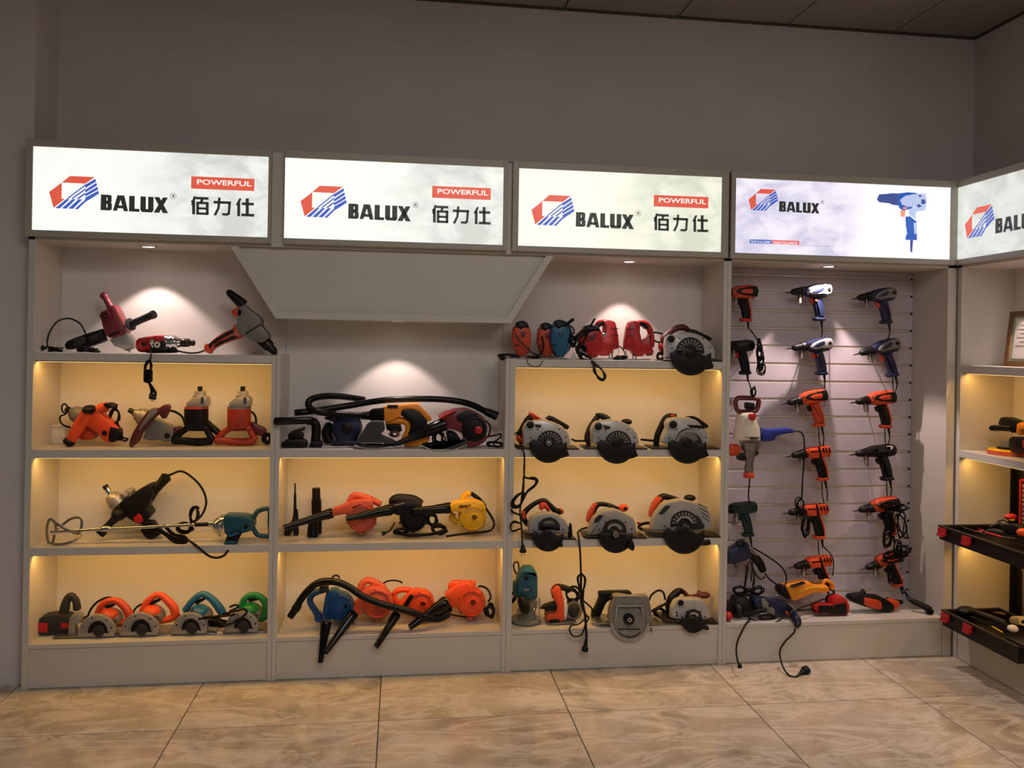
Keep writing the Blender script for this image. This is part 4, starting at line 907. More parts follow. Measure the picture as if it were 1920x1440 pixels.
# bottom blowers
fr(*Z8)
t = blower('blue blower at the left of the bottom shelf with its nozzle hanging over the edge', (545, 500), 108, BLUE, [(412, 590), (420, 520), (440, 400), (480, 370), (540, 372), (560, 460), (490, 530), (482, 600)], ((447, 600), (402, 912), 38, 18), [(440, 360), (385, 375), (340, 400), (325, 450), (365, 520), (385, 570)], D=.13, ND=(.03, -.05), hub='disc')
t.p('cap_block', DGREY).bx(395, 340, 460, 385, .05, .1); t.p('motor_base', BLUE).pf([(355, 560), (400, 540), (420, 610), (395, 618), (358, 600)], .06, .13); t.cord([(490, 270, .14), (510, 255, .14), (535, 258, .14), (545, 275, .14)])
t.done(ZS[4], skip=('nozzle', 'cord'))
t = blower('pale orange blower behind the black hose, second from the left on the bottom shelf', (830, 480), 118, SALM, [(630, 525), (680, 450), (730, 380), (800, 350), (860, 400), (800, 470), (720, 560), (680, 570)], ((655, 545), (440, 845), 37, 19), [(690, 400), (715, 330), (760, 300), (820, 320), (880, 355)], D=.15, ND=(.06, -.07))
t.p('lug', MAR).pf([(625, 600), (660, 590), (655, 640), (630, 635)], .02, .06); t.cord([(865, 330, .18), (900, 308, .18), (950, 300, .18), (1000, 308, .18), (1015, 320, .18)])
t.done(ZS[4], skip=('nozzle', 'cord'))
t = blower('orange blower with a dark name strip, third from the left on the bottom shelf', (1160, 440), 100, BORG, [(985, 450), (1030, 400), (1080, 350), (1130, 330), (1180, 360), (1150, 440), (1090, 470), (1030, 470)], ((975, 510), (822, 752), 34, 21), [(985, 430), (955, 370), (990, 330), (1080, 325)], D=.16, ND=(.06, -.06))
t.p('name_strip', BLK).pf([(1020, 450), (1075, 362), (1108, 372), (1050, 465)], .006, .115, .001, 0)
t.cord([(930, 390, .17), (935, 370, .17), (950, 360, .17)]); t.done(ZS[4], skip=('nozzle', 'cord'))
t = blower('bright orange blower at the right end of the bottom shelf', (1535, 455), 110, BORG, [(1335, 400), (1380, 365), (1430, 325), (1500, 300), (1560, 320), (1580, 420), (1450, 500), (1380, 480), (1360, 430)], ((1350, 440), (1070, 635), 45, 22), [(1395, 390), (1385, 315), (1440, 300), (1560, 305)], D=.14, ND=(.09, .02))
t.p('lower_lug', ORG).pf([(1500, 545), (1530, 545), (1525, 580), (1505, 578)], .03, .12); t.p('hose_socket', BLK).tu([(1300, 500, .17), (1380, 490, .17)], 30, n=10)
t.cord([(1590, 325, .17), (1630, 330, .17), (1665, 360, .15), (1680, 410, .12), (1660, 440, .12)], r=2); t.coil((1675, 510), 32, 55, 3, D=.1, r=2); t.cord([(1340, 525, .16), (1420, 545, .15), (1500, 555, .14)])
t.done(ZS[4], skip=('nozzle', 'cord', 'cord_coil'))
t = Thing('vacuum_hose', 'thick black hose arching over the blue blower on the bottom shelf', 'hose', (700, 350), .05)
h = t.p('hose_tube', HOSE); ribbed(h, [(215, 490, .06), (260, 410, .07), (320, 340, .07), (380, 295, .07), (450, 280, .06), (540, 290, .05), (620, 325, .05), (700, 380, .04), (780, 420, .035), (880, 455, .03), (1000, 485, .03), (1100, 515, .03), (1180, 545, .04), (1250, 560, .05)], 27, D=.05, sub=14)
t.p('cuff', BLK).la((238, 455), (175, 548), [(0, 30), (.4, 32), (.45, 27), (1, 25)], .06); t.p('cuff', BLK).tu([(1180, 545, .05), (1290, 555, .08), (1360, 520, .1)], 32, n=12); t.done(None)
# ================================================================= saw cabinet, top shelf: jigsaws
def jig_front(label, x, w, top, bot, m, D, zr, win=True):
    """jigsaw seen end on"""
    t = Thing('jigsaw', label, 'power tool', (x, bot), D, 'jigsaws on the top shelf')
    h_ = bot-top
    b = t.p('body', m); b.pf([(x-w*.55, top+h_*.2), (x-w*.3, top+h_*.06), (x, top), (x+w*.35, top+h_*.05), (x+w*.58, top+h_*.25), (x+w*.62, top+h_*.55), (x+w*.5, top+h_*.85), (x+w*.2, bot-h_*.04), (x-w*.2, bot-h_*.04), (x-w*.45, bot-h_*.2), (x-w*.62, bot-h_*.45), (x-w*.6, top+h_*.4)], .07, bev=.016, ch=0)
    t.p('top_grip', BLK).pf([(x-w*.45, top+h_*.2), (x-w*.3, top+h_*.03), (x, top-h_*.01), (x+w*.35, top+h_*.04), (x+w*.52, top+h_*.2), (x+w*.1, top+h_*.24), (x-w*.1, top+h_*.3)], 0.074, bev=.014)
    s = t.p('darker_panel', MAR if m not in (LTEAL,) else TEAL, b); s.pf([(x-w*.1, top+h_*.3), (x+w*.22, top+h_*.28), (x+w*.18, top+h_*.42), (x-w*.02, top+h_*.45)], .006, D-.04, .002)  # panel in a darker plastic than the body
    t.p('side_seam', BLK, b).pf([(x-w*.5, top+h_*.62), (x-w*.2, top+h_*.66), (x-w*.2, top+h_*.68), (x-w*.5, top+h_*.65)], .003, D-.038, 0, 0)
    f = t.p('blade_shield', CHROME); f.tu([(x-w*.25, bot-h_*.1), (x-w*.22, bot-2), (x, bot), (x+w*.22, bot-2), (x+w*.25, bot-h_*.1)], 2.5, D=D-.045, n=6); f.la((x, bot-h_*.15), (x, bot), [(0, 5), (1, 4)], D-.03)
    t.p('shoe', STEEL).pf([(x-w*.6, bot-3), (x+w*.6, bot-3), (x+w*.6, bot+3), (x-w*.6, bot+3)], .13, D, .001, 0)
    return t
fr(*A1)
t = jig_front('orange jigsaw standing alone at the left end of the top saw shelf', 215, 125, 182, 488, ORG, .12, ZS[1])
t.cord([(160, 290, .07), (190, 340, .06), (250, 400, .05), (290, 440, .04), (340, 465, .03)], r=1.3); t.coil((110, 482), 85, 22, 3, D=.06, r=1.6); t.cord([(250, 490, .0), (262, 530, -.008), (300, 555, -.012), (350, 552, -.012), (385, 510, -.004)], r=.7, m=DGREY)
t.done(ZS[1])
t = jig_front('orange jigsaw leaning against the blue jigsaw', 415, 115, 196, 490, ORG, .15, ZS[1])
t.cord([(375, 310, .1), (390, 370, .1), (380, 430, .1), (345, 465, .08)], r=1.5); t.coil((300, 485), 60, 12, 2, D=.1); t.done(ZS[1])
t = jig_front('blue jigsaw with a dark top grip', 528, 128, 172, 492, LTEAL, .11, ZS[1])
t.p('rear_handle', TEAL).tu([(560, 200, .16), (600, 260, .18), (610, 350, .18), (580, 420, .16)], 22, n=10)
t.cord([(575, 220, .1), (610, 185, .09), (635, 170, .08)], r=3); t.cord([(590, 215, .12), (630, 240, .11), (638, 280, .1), (610, 300, .1), (620, 340, .08), (650, 330, .08)], r=1.6); t.coil((628, 345), 30, 35, 3, D=.08, r=1.8); t.done(ZS[1])
def jig_side(label, x, y, m, D, flip=1, group='jigsaws on the top shelf', front=False):
    """x, y: bottom middle of the shoe, crop A1"""
    t = Thing('jigsaw', label, 'power tool', (x, y), D, group)
    Q = lambda L: [(x+flip*a, y+b_) for a, b_ in L]
    b = t.p('body', m)
    b.pf(Q([(-105, -110), (-100, -180), (-85, -270), (-70, -310), (-20, -325), (20, -300), (15, -225), (25, -190), (28, -160), (90, -190), (100, -220), (120, -100), (118, -55), (85, -40), (60, -55), (40, -30), (-20, -30), (-60, -80), (-105, -90)]), .06)
    b.tu(Q([(0, -300)])+[(x+flip*60, y-295), (x+flip*95, y-240), (x+flip*108, y-170), (x+flip*105, y-110)], 26, n=12, sub=5)
    q = t.p('groove', MAR, b)
    for yy in (-255, -200, -115): q.pf(Q([(-98, yy), (-30, yy-3), (-30, yy+3), (-98, yy+7)]), .004, D-.031, 0, 0)
    t.p('grip_pad', BLK).pf(Q([(20, -322), (70, -300), (88, -265), (70, -250), (45, -275), (15, -290)]), .05, D-.003)
    t.p('front_knob', BLK).pf(Q([(-80, -290), (-68, -312), (-45, -312), (-50, -290)]), .05, D-.003)
    f = t.p('blade_holder', CHROME); f.la((x-flip*45, y-85), (x-flip*45, y-8), [(0, 12), (.4, 12), (.45, 7), (1, 6)]); f.la((x-flip*20, y-60), (x-flip*22, y-8), [(0, 8), (1, 7)])
    t.p('blade_shield', STEEL).tu(Q([(-100, -85), (-98, -40), (-95, -10)]), 3, n=6)
    t.p('shoe', STEEL).pf(Q([(-115, -8), (100, -8), (100, 0), (-115, 0)]), .07, D, .001, 0)
    return t
t = jig_side('red jigsaw behind, third tool right of the blue jigsaw, lit from above', 905, 505, RED, .17, -1); t.p('vent_window', CHROME).di((885, 300), 24, .02, .14); t.done(ZS[1])
t = jig_front('red jigsaw in front with its black cord hank over the shelf edge', 785, 160, 198, 480, RED, .10, ZS[1])
t.p('side_panel', DRED).pf([(745, 330), (765, 285), (770, 330)], .006, .058, .001, 0)
t.cord([(740, 270, .08), (770, 215, .07), (808, 150, .07)], r=2.2)
for k in range(4): t.cord([(620+8*k, 380, .06), (660, 330-8*k, .05), (700+5*k, 280, .05), (760, 230+7*k, .05)], r=1.8)
t.cord([(650, 300, .05), (690, 260, .045), (760, 235, .045), (720, 330, .05), (680, 400, .05), (700, 470, .03), (780, 500, .005), (820, 530, -.012)], r=2)
t.coil((690, 400), 35, 55, 3, D=.05, r=2, rot=20); t.coil((740, 470), 60, 25, 3, D=.03, r=2, rot=30)
c = t.p('cord_coil', CORD)
for k in range(3): c.tu([(770+6*k, 480, .01), (800, 530, -.014), (815-8*k, 580, -.016), (835, 635-8*k, -.016), (875, 655-6*k, -.016), (898-7*k, 620, -.016), (870, 570, -.016), (830-4*k, 530, -.014)], 6.5, closed=True, n=6)
t.done(ZS[1])
t = jig_side('red jigsaw facing left with an open handle, right of the spotlit gap', 1165, 503, RED, .12, 1); t.p('rear_lug', DRED).pf([(1245, 400), (1280, 400), (1295, 430), (1285, 465), (1240, 470)], .05)
t.cord([(1000, 385, .16), (1035, 410, .15), (1055, 450, .13), (1060, 480, .1)], r=1.2); t.coil((1030, 485), 60, 12, 2, D=.1, r=1.8); t.done(ZS[1])
t = Thing('price_card', 'tiny folded white card between the blue and red jigsaws', 'card', (635, 480), .06)
t.p('card', WHT).pf([(610, 500), (640, 440), (668, 500)], .012, .06, .001, 0); t.done(ZS[1])

# ---- circular saws
def circ(label, c, R, up, D=-.012, m=SILV, handle=None, grip=None, cap=None, knob=None, base=None, guard_a=(0, 180), tail=None, vane=True, hubm=None, zr=None, ventc=None, dial=None, mh=None, ring=None, dx=0):
    """circular saw seen from the blade side, overhanging the shelf front: upper guard outline `up`, lower guard disc c,R"""
    t = Thing('circular_saw', label, 'power tool', c, D)
    u = t.p('upper_guard', m); u.pf(up, .055, .04, .012)
    lo = t.p('lower_guard', BLK)
    arc = [(c[0]+R*cos(radians(x)), c[1]+R*sin(radians(x))) for x in range(-8, 189, 7)]
    top = [(-.93, -.16), (-.80, -.28), (-.66, -.22), (-.60, -.10), (-.42, -.14), (-.30, -.32), (-.05, -.42), (.20, -.30), (.30, -.12), (.55, -.05), (.62, .04), (.80, -.02)]
    lo.pf(arc+[(c[0]+R*x, c[1]+R*y) for x, y in top], .02, D-.012, .005, 0)
    if tail and 'second shelf' in label or 'top shelf' in label: lo.pf([(c[0]+R*x, c[1]+R*y) for x, y in [(.55, -.02), (.97, .08), (1.02, .30), (1.14, .58), (1.02, .64), (.72, .74), (.45, .60)]], .018, D-.012, .005)
    elif tail: lo.pf(tail+[(c[0]+R*.5, c[1]+R*.6)], .02, D-.012, .006)
    q = t.p('guard_rim', DGREY, lo); q.ri(c, R*.93, R*.89, .002, D-.0235, a0=12, a1=168, n=20)
    vc = ventc or (c[0], c[1]-R*.1); vr = R*.62
    w = t.p('inner_recess', DGREY, u); w.ri(vc, vr*1.12, vr*.1, .004, .0105, a0=170, a1=370)
    if vane:
        w2 = t.p('vent_gap', BLK, w); w2.ri(vc, vr*.98, vr*.5, .002, .0075, a0=184, a1=350)
        v = t.p('vent_vanes', MGREY, u)
        for k in range(10):
            a = radians(190+17.5*k); x, y = vc[0]+cos(a)*vr*.52, vc[1]+sin(a)*vr*.52; X_, Y_ = vc[0]+cos(a)*vr*.97, vc[1]+sin(a)*vr*.97; n_ = (-sin(a)*vr*.085, cos(a)*vr*.085)
            v.pf([(x-n_[0]*.6, y-n_[1]*.6), (X_-n_[0], Y_-n_[1]), (X_+n_[0], Y_+n_[1]), (x+n_[0]*.6, y+n_[1]*.6)], .006, .003, .001, 0)
    else: t.p('blade_disc', STEEL, w).ri(vc, vr*.8, vr*.4, .002, .0075, a0=185, a1=350)
    sw = t.p('guard_screws', DSTEEL, u)
    for k in (200, 235, 305, 338): sw.di((c[0]+R*1.02*cos(radians(k)), c[1]-R*.05+R*.95*sin(radians(k))), 6, .004, .0115, n=8, bev=0)
    h_ = t.p('hub', BLK); h_.di((c[0]+R*.02, c[1]-R*.10), R*.27, .026, D-.018, bev=.008)
    if hubm: t.p('spindle_bolt', hubm, h_).ri((c[0]+R*.02, c[1]-R*.10), R*.17, R*.09, .008, D-.04); t.p('bolt_head', hubm, h_).di((c[0]+R*.02, c[1]-R*.10), R*.07, .008, D-.04, n=6)
    if ring: t.p('blade_ring', CHROME, u).ri(vc, R*.42, R*.34, .003, D-.003, a0=200, a1=340)
    if dial: t.p('dust_port', BLK, u).di(dial, dial[2] if len(dial) > 2 else 32, .02, .012, bev=.004); t.p('port_ring', m, u).ri(dial[:2], 42 if len(dial) < 3 else dial[2]*1.3, 33 if len(dial) < 3 else dial[2], .016, .012)
    if base:
        x0, y0, x1, y1 = base; t.p('base_plate', DSTEEL).pf([(x0, y0), (x1, y1), (x1+3, y1+9), (x0-3, y0+9)], .14, .062, .002, 0)
    if handle:
        pts, r, rr = handle; t.p('handle', mh or BLK).tu([(x, y, .12) for x, y in pts], r, n=12, sub=5, rr=rr, D=.12)
    if grip: t.p('handle_accent', ORG).pf(grip, .05, .118)
    if cap: t.p('front_handle', BLK).pf(cap, .045, .09)
    if knob: t.p('front_knob', knob[4] if len(knob) > 4 else BLK).el(knob[:2], knob[2], knob[3], .025, .08)
    t.p('motor_housing', DGREY if m is not LGREY else BLK).la((c[0], c[1]-R*.45), (c[0]+1, c[1]-R*.45), [(0, R*.42), (.8, R*.4), (1, R*.3)], .07, .22, n=20)
    return t
# top right saw
t = circ('silver circular saw with maroon rear handle at the right end of the top shelf', (1600, 465), 165, [(1385, 490), (1395, 440), (1390, 370), (1400, 320), (1430, 295), (1490, 290), (1570, 270), (1660, 290), (1730, 330), (1775, 380), (1800, 440), (1795, 500), (1600, 505)],
    handle=([(1380, 400), (1370, 330), (1410, 285), (1470, 245), (1530, 235), (1570, 255)], 28, [1.2, 1., .9, .9, 1., .8]), mh=MAR, base=(1375, 500, 1850, 500), ventc=(1590, 430), dial=(1432, 330, 30), cap=[(1560, 285), (1605, 240), (1775, 320), (1755, 350), (1650, 310)],
    tail=[(1700, 500), (1785, 530), (1760, 560), (1690, 600)])
t.p('vent_ring', BLK).ri((1590, 430), 90, 60, .004, .006, a0=170, a1=370); t.cord([(1390, 300, .14), (1330, 280, .13), (1285, 280, .12), (1270, 310, .12), (1300, 345, .12), (1340, 360, .13)], r=1.8); t.cord([(1400, 290, .1), (1375, 330, .09), (1385, 370, .09)], r=2.2)
t.p('rear_cap', RED).el((1355, 400), 28, 50, .03, .13, rot=-15); t.coil((1345, 470), 25, 28, 3, D=.1, r=2); t.done(ZS[1])
OR_ = [(270, 940), (295, 932), (380, 985), (365, 1000), (300, 985)]
def upper(x, y, s=1):
    return [(x+s*a, y+s*b_) for a, b_ in [(-205, 10), (-205, -60), (-208, -120), (-190, -160), (-160, -185), (-110, -190), (-30, -200), (40, -180), (110, -150), (165, -90), (185, -20), (178, 10)]]
t = circ('silver circular saw with orange grip, left of three on the second shelf', (430, 1195), 152, upper(430, 1190), handle=([(215, 1180), (195, 1120), (220, 1060), (265, 985), (310, 960)], 27, None), grip=OR_, base=(180, 1222, 680, 1225), dial=(280, 1035, 30), ventc=(440, 1185), hubm=CHROME,
    cap=[(405, 985), (450, 955), (610, 1045), (585, 1078), (490, 1020)], tail=[(520, 1240), (600, 1275), (590, 1295), (500, 1310)])
t.p('logo_plate', DGREY).pf([(320, 1028), (375, 1035), (360, 1058), (325, 1052)], .003, .011, 0, 0); t.p('lower_grip', ORG).pf([(170, 1130), (200, 1120), (215, 1160), (205, 1190), (175, 1170)], .05, .118)
t.cord([(190, 1090, .1), (150, 1110, .08), (132, 1150, .07), (150, 1190, .05), (200, 1215, .02), (222, 1240, -.03), (232, 1300, -.034), (230, 1440, -.034), (225, 1500, -.034), (226, 1560, -.034)], r=1.7)
t.done(ZS[2], skip=('cord', 'plug', 'pins', 'cord_coil', 'lower_guard', 'hub', 'guard_rim', 'spindle_bolt', 'bolt_head', 'handle', 'motor_housing'))
fr(*A2)
# the hanging part of that saw's cord: its own hank
c = t.p('cord_coil', CORD)
for k in range(3): c.tu([(212, 60, -.034), (240+5*k, 70, -.034), (290, 62+8*k, -.034), (322-8*k, 85, -.036), (300, 130-6*k, -.036), (240, 180-5*k, -.034), (200, 250, -.034), (215, 130, -.032)], 6.5, closed=True, n=6, sub=5)
for k in range(3): c.tu([(215, 180, -.034), (160+8*k, 200, -.036), (120+9*k, 250, -.036), (130+9*k, 295-8*k, -.036), (180, 290-8*k, -.034), (210, 230, -.034)], 6.5, closed=True, n=6, sub=5)
c.tu([(216, -30, -.034), (215, 60, -.034), (200, 200, -.03), (185, 330, -.034), (195, 420, -.034), (203, 580, -.034)], 6.5, n=6)
for k in range(2): c.tu([(190, 355, -.03), (130, 335-8*k, -.02), (118, 310, -.02)], 6, n=6); c.tu([(190, 420, -.034), (140, 400+10*k, -.03), (112, 430+8*k, -.028), (125, 480-6*k, -.03), (195, 455, -.034)], 6, n=6)
q = t.p('plug', RUB); q.la((206, 575), (208, 640), [(0, 7), (.2, 14), (.6, 18), (.75, 28), (1, 27)], -.034, n=10); w = t.p('pins', CHROME, q); w.la((198, 640), (198, 670), [(0, 3.5), (1, 3)], -.034, n=6); w.la((218, 640), (218, 665), [(0, 3.5), (1, 3)], -.034, n=6)
c.fin(); q.fin(); w.fin()
fr(*A1)
t = circ('silver circular saw with all dark grey handle, middle of three on the second shelf', (990, 1200), 155, upper(992, 1190), handle=([(765, 1185), (745, 1140), (770, 1060), (815, 990), (845, 960), (900, 975), (925, 1000)], 25, None), base=(735, 1222, 1240, 1226), mh=DGREY, dial=(838, 1050, 30), ventc=(1000, 1190),
    knob=(1068, 1010, 48, 26), tail=[(1090, 1240), (1165, 1285), (1155, 1305), (1060, 1315)])
t.p('switch_block', BLK).pf([(820, 950), (845, 940), (935, 990), (925, 1010), (880, 1000)], .045, .118); t.p('logo_plate', DGREY).pf([(880, 1035), (940, 1050), (925, 1072), (885, 1066)], .003, .011, 0, 0)
t.cord([(620, 1150, .12), (650, 1165, .12), (700, 1165, .12), (745, 1165, .12)], r=2); t.done(ZS[2], skip=('cord', 'lower_guard', 'hub', 'guard_rim', 'handle', 'motor_housing'))
t = circ('pale grey circular saw with orange switch, right of three on the second shelf', (1570, 1200), 155, [(1355, 1195), (1365, 1130), (1400, 1080), (1395, 1020), (1420, 985), (1480, 975), (1570, 970), (1650, 1000), (1700, 1050), (1740, 1110), (1755, 1200)], m=SILV,
    handle=([(1310, 1190), (1320, 1120), (1350, 1050), (1385, 985), (1420, 965), (1470, 970)], 26, None), grip=[(1430, 955), (1460, 952), (1480, 975), (1445, 985)], base=(1282, 1222, 1830, 1226), dial=(1450, 1035, 32), ventc=(1580, 1170), vane=False,
    cap=[(1560, 968), (1640, 965), (1745, 1040), (1735, 1068), (1640, 1005)], tail=[(1650, 1240), (1735, 1280), (1720, 1300), (1640, 1310)])
t.p('name_plate', BLK).pf([(1565, 1035), (1690, 1040), (1722, 1066), (1590, 1058)], .003, .011, 0, 0); t.p('inner_ring', LGREY).ri((1590, 1190), 120, 95, .006, .010, a0=190, a1=350); t.p('blade_window', MGREY).pf([(1500, 1120), (1560, 1100), (1610, 1105), (1640, 1180), (1520, 1180)], .006, .009)
t.cord([(1185, 1155, .12), (1240, 1160, .12), (1300, 1165, .12)], r=2.2); t.done(ZS[2], skip=('cord', 'lower_guard', 'hub', 'guard_rim', 'handle', 'motor_housing'))
v = at_y(930+1590/4.364, 560+1054/4.364, .0085); text_mesh('HYUNDAI', .009, LGREY, t.root, v, (pi/2, .06, 0), width=.06, name='name_lettering') if False else None
fr(*A2)
t = circ('small grey circular saw with arched black and orange handle, left on the third shelf', (402, 520), 122, [(255, 480), (250, 430), (275, 380), (330, 348), (400, 340), (480, 355), (535, 395), (562, 450), (568, 500), (255, 505)], m=LGREY, vane=False,
    handle=([(245, 430), (210, 370), (240, 315), (310, 262), (370, 248), (415, 280), (455, 320), (500, 335)], 23, [.9, 1., .9, .8, .95, .8, 1., 1.]), grip=[(340, 265), (385, 262), (415, 300), (420, 335), (395, 330), (375, 305), (355, 325), (340, 320)], base=(225, 515, 620, 540), ventc=(410, 460), tail=[(490, 545), (522, 590), (510, 610), (460, 600)])
t.p('side_accent', ORG).pf([(205, 330), (230, 335), (225, 400), (205, 385)], .05, .118); t.p('handle_accent', ORG).pf([(495, 310), (525, 320), (522, 355), (500, 345)], .04, .118); t.p('blade_guide', BLK).pf([(560, 510), (572, 425), (585, 425), (592, 500), (590, 530), (562, 535)], .03, .02); t.p('axle_parts', BLK).pf([(345, 440), (360, 425), (480, 428), (500, 480), (440, 470), (350, 480)], .02, .008)
t.done(ZS[3], skip=('cord', 'lower_guard', 'hub', 'guard_rim', 'handle', 'motor_housing'))
t = circ('grey circular saw with orange front knob, middle of the third shelf', (925, 510), 132, [(715, 490), (725, 440), (750, 380), (790, 335), (850, 308), (910, 300), (970, 320), (1060, 365), (1080, 410), (1092, 500), (715, 505)], m=LGREY, vane=False, ring=True, hubm=MGREY,
    handle=([(730, 400), (735, 350), (765, 285), (800, 262), (870, 270), (940, 300)], 24, [1., 1.1, 1., .8, .7, .8]), grip=[(765, 262), (785, 262), (760, 320), (730, 410), (705, 405), (715, 340)], knob=(985, 290, 38, 30, BORG), base=(690, 508, 1165, 520), ventc=(915, 470), tail=[(1010, 540), (1060, 545), (1075, 600), (1060, 630), (1000, 590)])
t.p('knob_recess', BLK).di((1000, 297), 14, .01, .056); t.p('side_vent', DGREY).pf([(765, 375), (800, 345), (830, 350), (790, 400), (755, 408)], .003, .011, 0); t.p('upper_knob_arm', BLK).pf([(870, 270), (960, 290), (960, 312), (880, 300)], .035, .1)
t.cord([(715, 440, .12), (660, 455, .08), (632, 480, .03), (638, 520, -.02), (648, 620, -.034), (653, 720, -.034), (655, 800, -.034)], r=2)
t.done(ZS[3], skip=('cord', 'lower_guard', 'hub', 'guard_rim', 'handle', 'motor_housing'))
c = t.p('cord_coil', CORD)
for k in range(2): c.tu([(655, 800, -.034), (628+6*k, 830, -.036), (640, 890, -.034), (662, 940, -.034), (685-4*k, 890, -.034), (690-6*k, 835, -.036), (668, 805, -.034)], 7, closed=True, n=6)
c.tu([(657, 790, -.034), (655, 900, -.034), (660, 1000, -.034), (680, 1080, -.036), (690, 1150, -.036), (695, 1230, -.036), (698, 1300, -.036)], 10, n=6)
for k in range(2): c.tu([(665+10*k, 930, -.034), (655+14*k, 1010, -.036), (680, 1090-10*k, -.036), (700-12*k, 1130, -.036)], 9, n=6)
c.tu([(690, 1140, -.036), (640, 1185, -.036), (580, 1200, -.036), (568, 1240, -.036), (600, 1280, -.036), (660, 1268, -.036), (690, 1190, -.036), (715, 1140, -.036), (700, 1120, -.036)], 6.5, n=6)
q = t.p('plug', RUB); q.la((698, 1290), (684, 1395), [(0, 8), (.2, 13), (.65, 18), (.8, 28), (1, 26)], -.036, n=10); w = t.p('pins', CHROME, q); w.la((680, 1395), (678, 1412), [(0, 3.5), (1, 3)], -.036, n=6)
c.fin(); q.fin(); w.fin()
t = circ('largest grey circular saw with black handle, right on the third shelf', (1455, 500), 158, [(1200, 480), (1205, 420), (1230, 350), (1290, 270), (1350, 250), (1430, 235), (1520, 255), (1590, 275), (1640, 310), (1665, 380), (1672, 480)], m=LGREY, vane=True, ring=True,
    handle=([(1215, 330), (1245, 265), (1280, 215), (1340, 220), (1420, 245)], 28, [1., 1., 1., .8, .7]), grip=[(1262, 215), (1290, 225), (1270, 270), (1230, 310), (1215, 370), (1190, 375), (1195, 330), (1225, 260)], knob=(1495, 222, 48, 26), base=(1182, 500, 1735, 520), ventc=(1455, 430), tail=[(1580, 560), (1655, 545), (1662, 580), (1640, 592)])
t.p('side_vent', DGREY).pf([(1250, 350), (1310, 280), (1350, 285), (1290, 350)], .003, .011, 0); t.p('guard_lobe', DGREY).pf([(1540, 350), (1570, 370), (1620, 460), (1480, 465)], .004, .008, .001)
r_ = t.p('edge_ribs', DGREY)
for k in range(4): r_.pf([(1560+10*k, 265+32*k), (1635+5*k, 300+34*k), (1635+5*k, 305+34*k), (1560+10*k, 271+32*k)], .002, .011, 0, 0)
t.cord([(1205, 415, .12), (1140, 420, .11), (1100, 445, .11), (1130, 470, .1)], r=3); t.p('cord_clip', RED).la((1090, 415), (1140, 425), [(0, 10), (1, 10)], .12); t.done(ZS[3], skip=('cord', 'lower_guard', 'hub', 'guard_rim', 'handle', 'motor_housing', 'tail'))
# bottom shelf of the saw cabinet
t = Thing('router', 'teal router standing on its round grey base in the corner', 'power tool', (245, 1200), .10)
b = t.p('body', TEAL); b.pf([(165, 990), (168, 860), (190, 800), (225, 768), (290, 768), (325, 820), (328, 1010), (300, 1022), (180, 1020)], .085, .10, .02); b.pf([(138, 890), (150, 878), (170, 880), (170, 1000), (148, 1000), (138, 985)], .05, .12)
t.p('spindle_lock', BLK, b).di((235, 845), 20, .012, .055); t.p('name_bar', MGREY, b).bx(212, 928, 258, 942, .003, .057, 0); t.p('top_ridge', TEAL, b).pf([(180, 830), (215, 798), (295, 798), (320, 835), (300, 805), (215, 805)], .006, .057, .001, 0)
g = t.p('plunge_housing', MGREY); g.la((245, 1020), (245, 1175), [(0, 78), (.3, 74), (.5, 60), (.8, 62), (1, 70)], n=20, sq=.7); t.p('depth_rod', CHROME).la((335, 1000), (335, 1170), [(0, 7), (1, 7)], .07); t.p('guide_post', CHROME).la((172, 1080), (172, 1180), [(0, 9), (1, 9)], .12)
t.p('side_knob', BLK).el((215, 1050), 44, 78, .035, .045, rot=-22); t.p('clamp_bolts', CHROME).el((290, 1085), 12, 10, .01, .05)
t.p('base_ring', MGREY).rings([Vector((at_y(930+245/4.114, 1000, .1).x, .115, ZS[4]+h)) for h in (.001, .003, .014, .016)], [Vector((0, 0, 1))]*4, [.072, .075, .075, .07], 32)
t.cord([(180, 830, .16), (150, 800, .16), (135, 750, .16), (150, 722, .16), (172, 730, .16), (178, 800, .15)], r=1.5); t.coil((125, 990), 22, 38, 3, D=.16, r=1.8); t.done(ZS[4])
t = Thing('planer', 'small orange saw with black grips, right of the teal router', 'power tool', (480, 1150), .10)
b = t.p('body', BORG); b.pf([(438, 960), (470, 920), (500, 930), (515, 985), (535, 1080), (528, 1130), (540, 1160), (500, 1200), (400, 1212), (392, 1180), (385, 1150), (400, 1130), (450, 1125), (470, 1080), (450, 1020), (435, 990)], .07)
t.p('grip', BLK).tu([(455, 1000, .10), (450, 950, .10), (478, 920, .10), (530, 930, .1), (570, 945, .1)], 24, n=12); t.p('front_knob', BLK).pf([(360, 1085), (380, 1070), (460, 1045), (475, 1075), (470, 1110), (420, 1110), (385, 1120), (375, 1100)], .05, .08)
t.p('side_plate', WHT).pf([(522, 1035), (548, 1035), (555, 1090), (545, 1160), (525, 1165)], .07, .10, .004); t.p('label_plate', BLK, b).pf([(405, 1180), (460, 1168), (500, 1180), (480, 1198), (410, 1205)], .003, .063, 0); t.p('motor', DGREY).el((590, 1085), 62, 78, .05, .12); t.p('blade', MGREY).di((600, 1105), 70, .004, .09)
t.p('base_plate', STEEL).pf([(400, 1208), (620, 1190), (622, 1200), (402, 1220)], .12, .11, .002, 0); t.coil((590, 980), 50, 55, 3, D=.1, r=1.8, rot=30); t.cord([(640, 1000, .12), (700, 1050, .12), (740, 1090, .12), (735, 1140, .12)], r=1.6)
t.cord([(345, 1080, .13), (370, 1085, .12)], r=2.2); t.done(ZS[4])
t = Thing('circular_saw', 'big grey circular saw with a clear round lower guard and straight black handle', 'power tool', (1030, 1170), -.012)
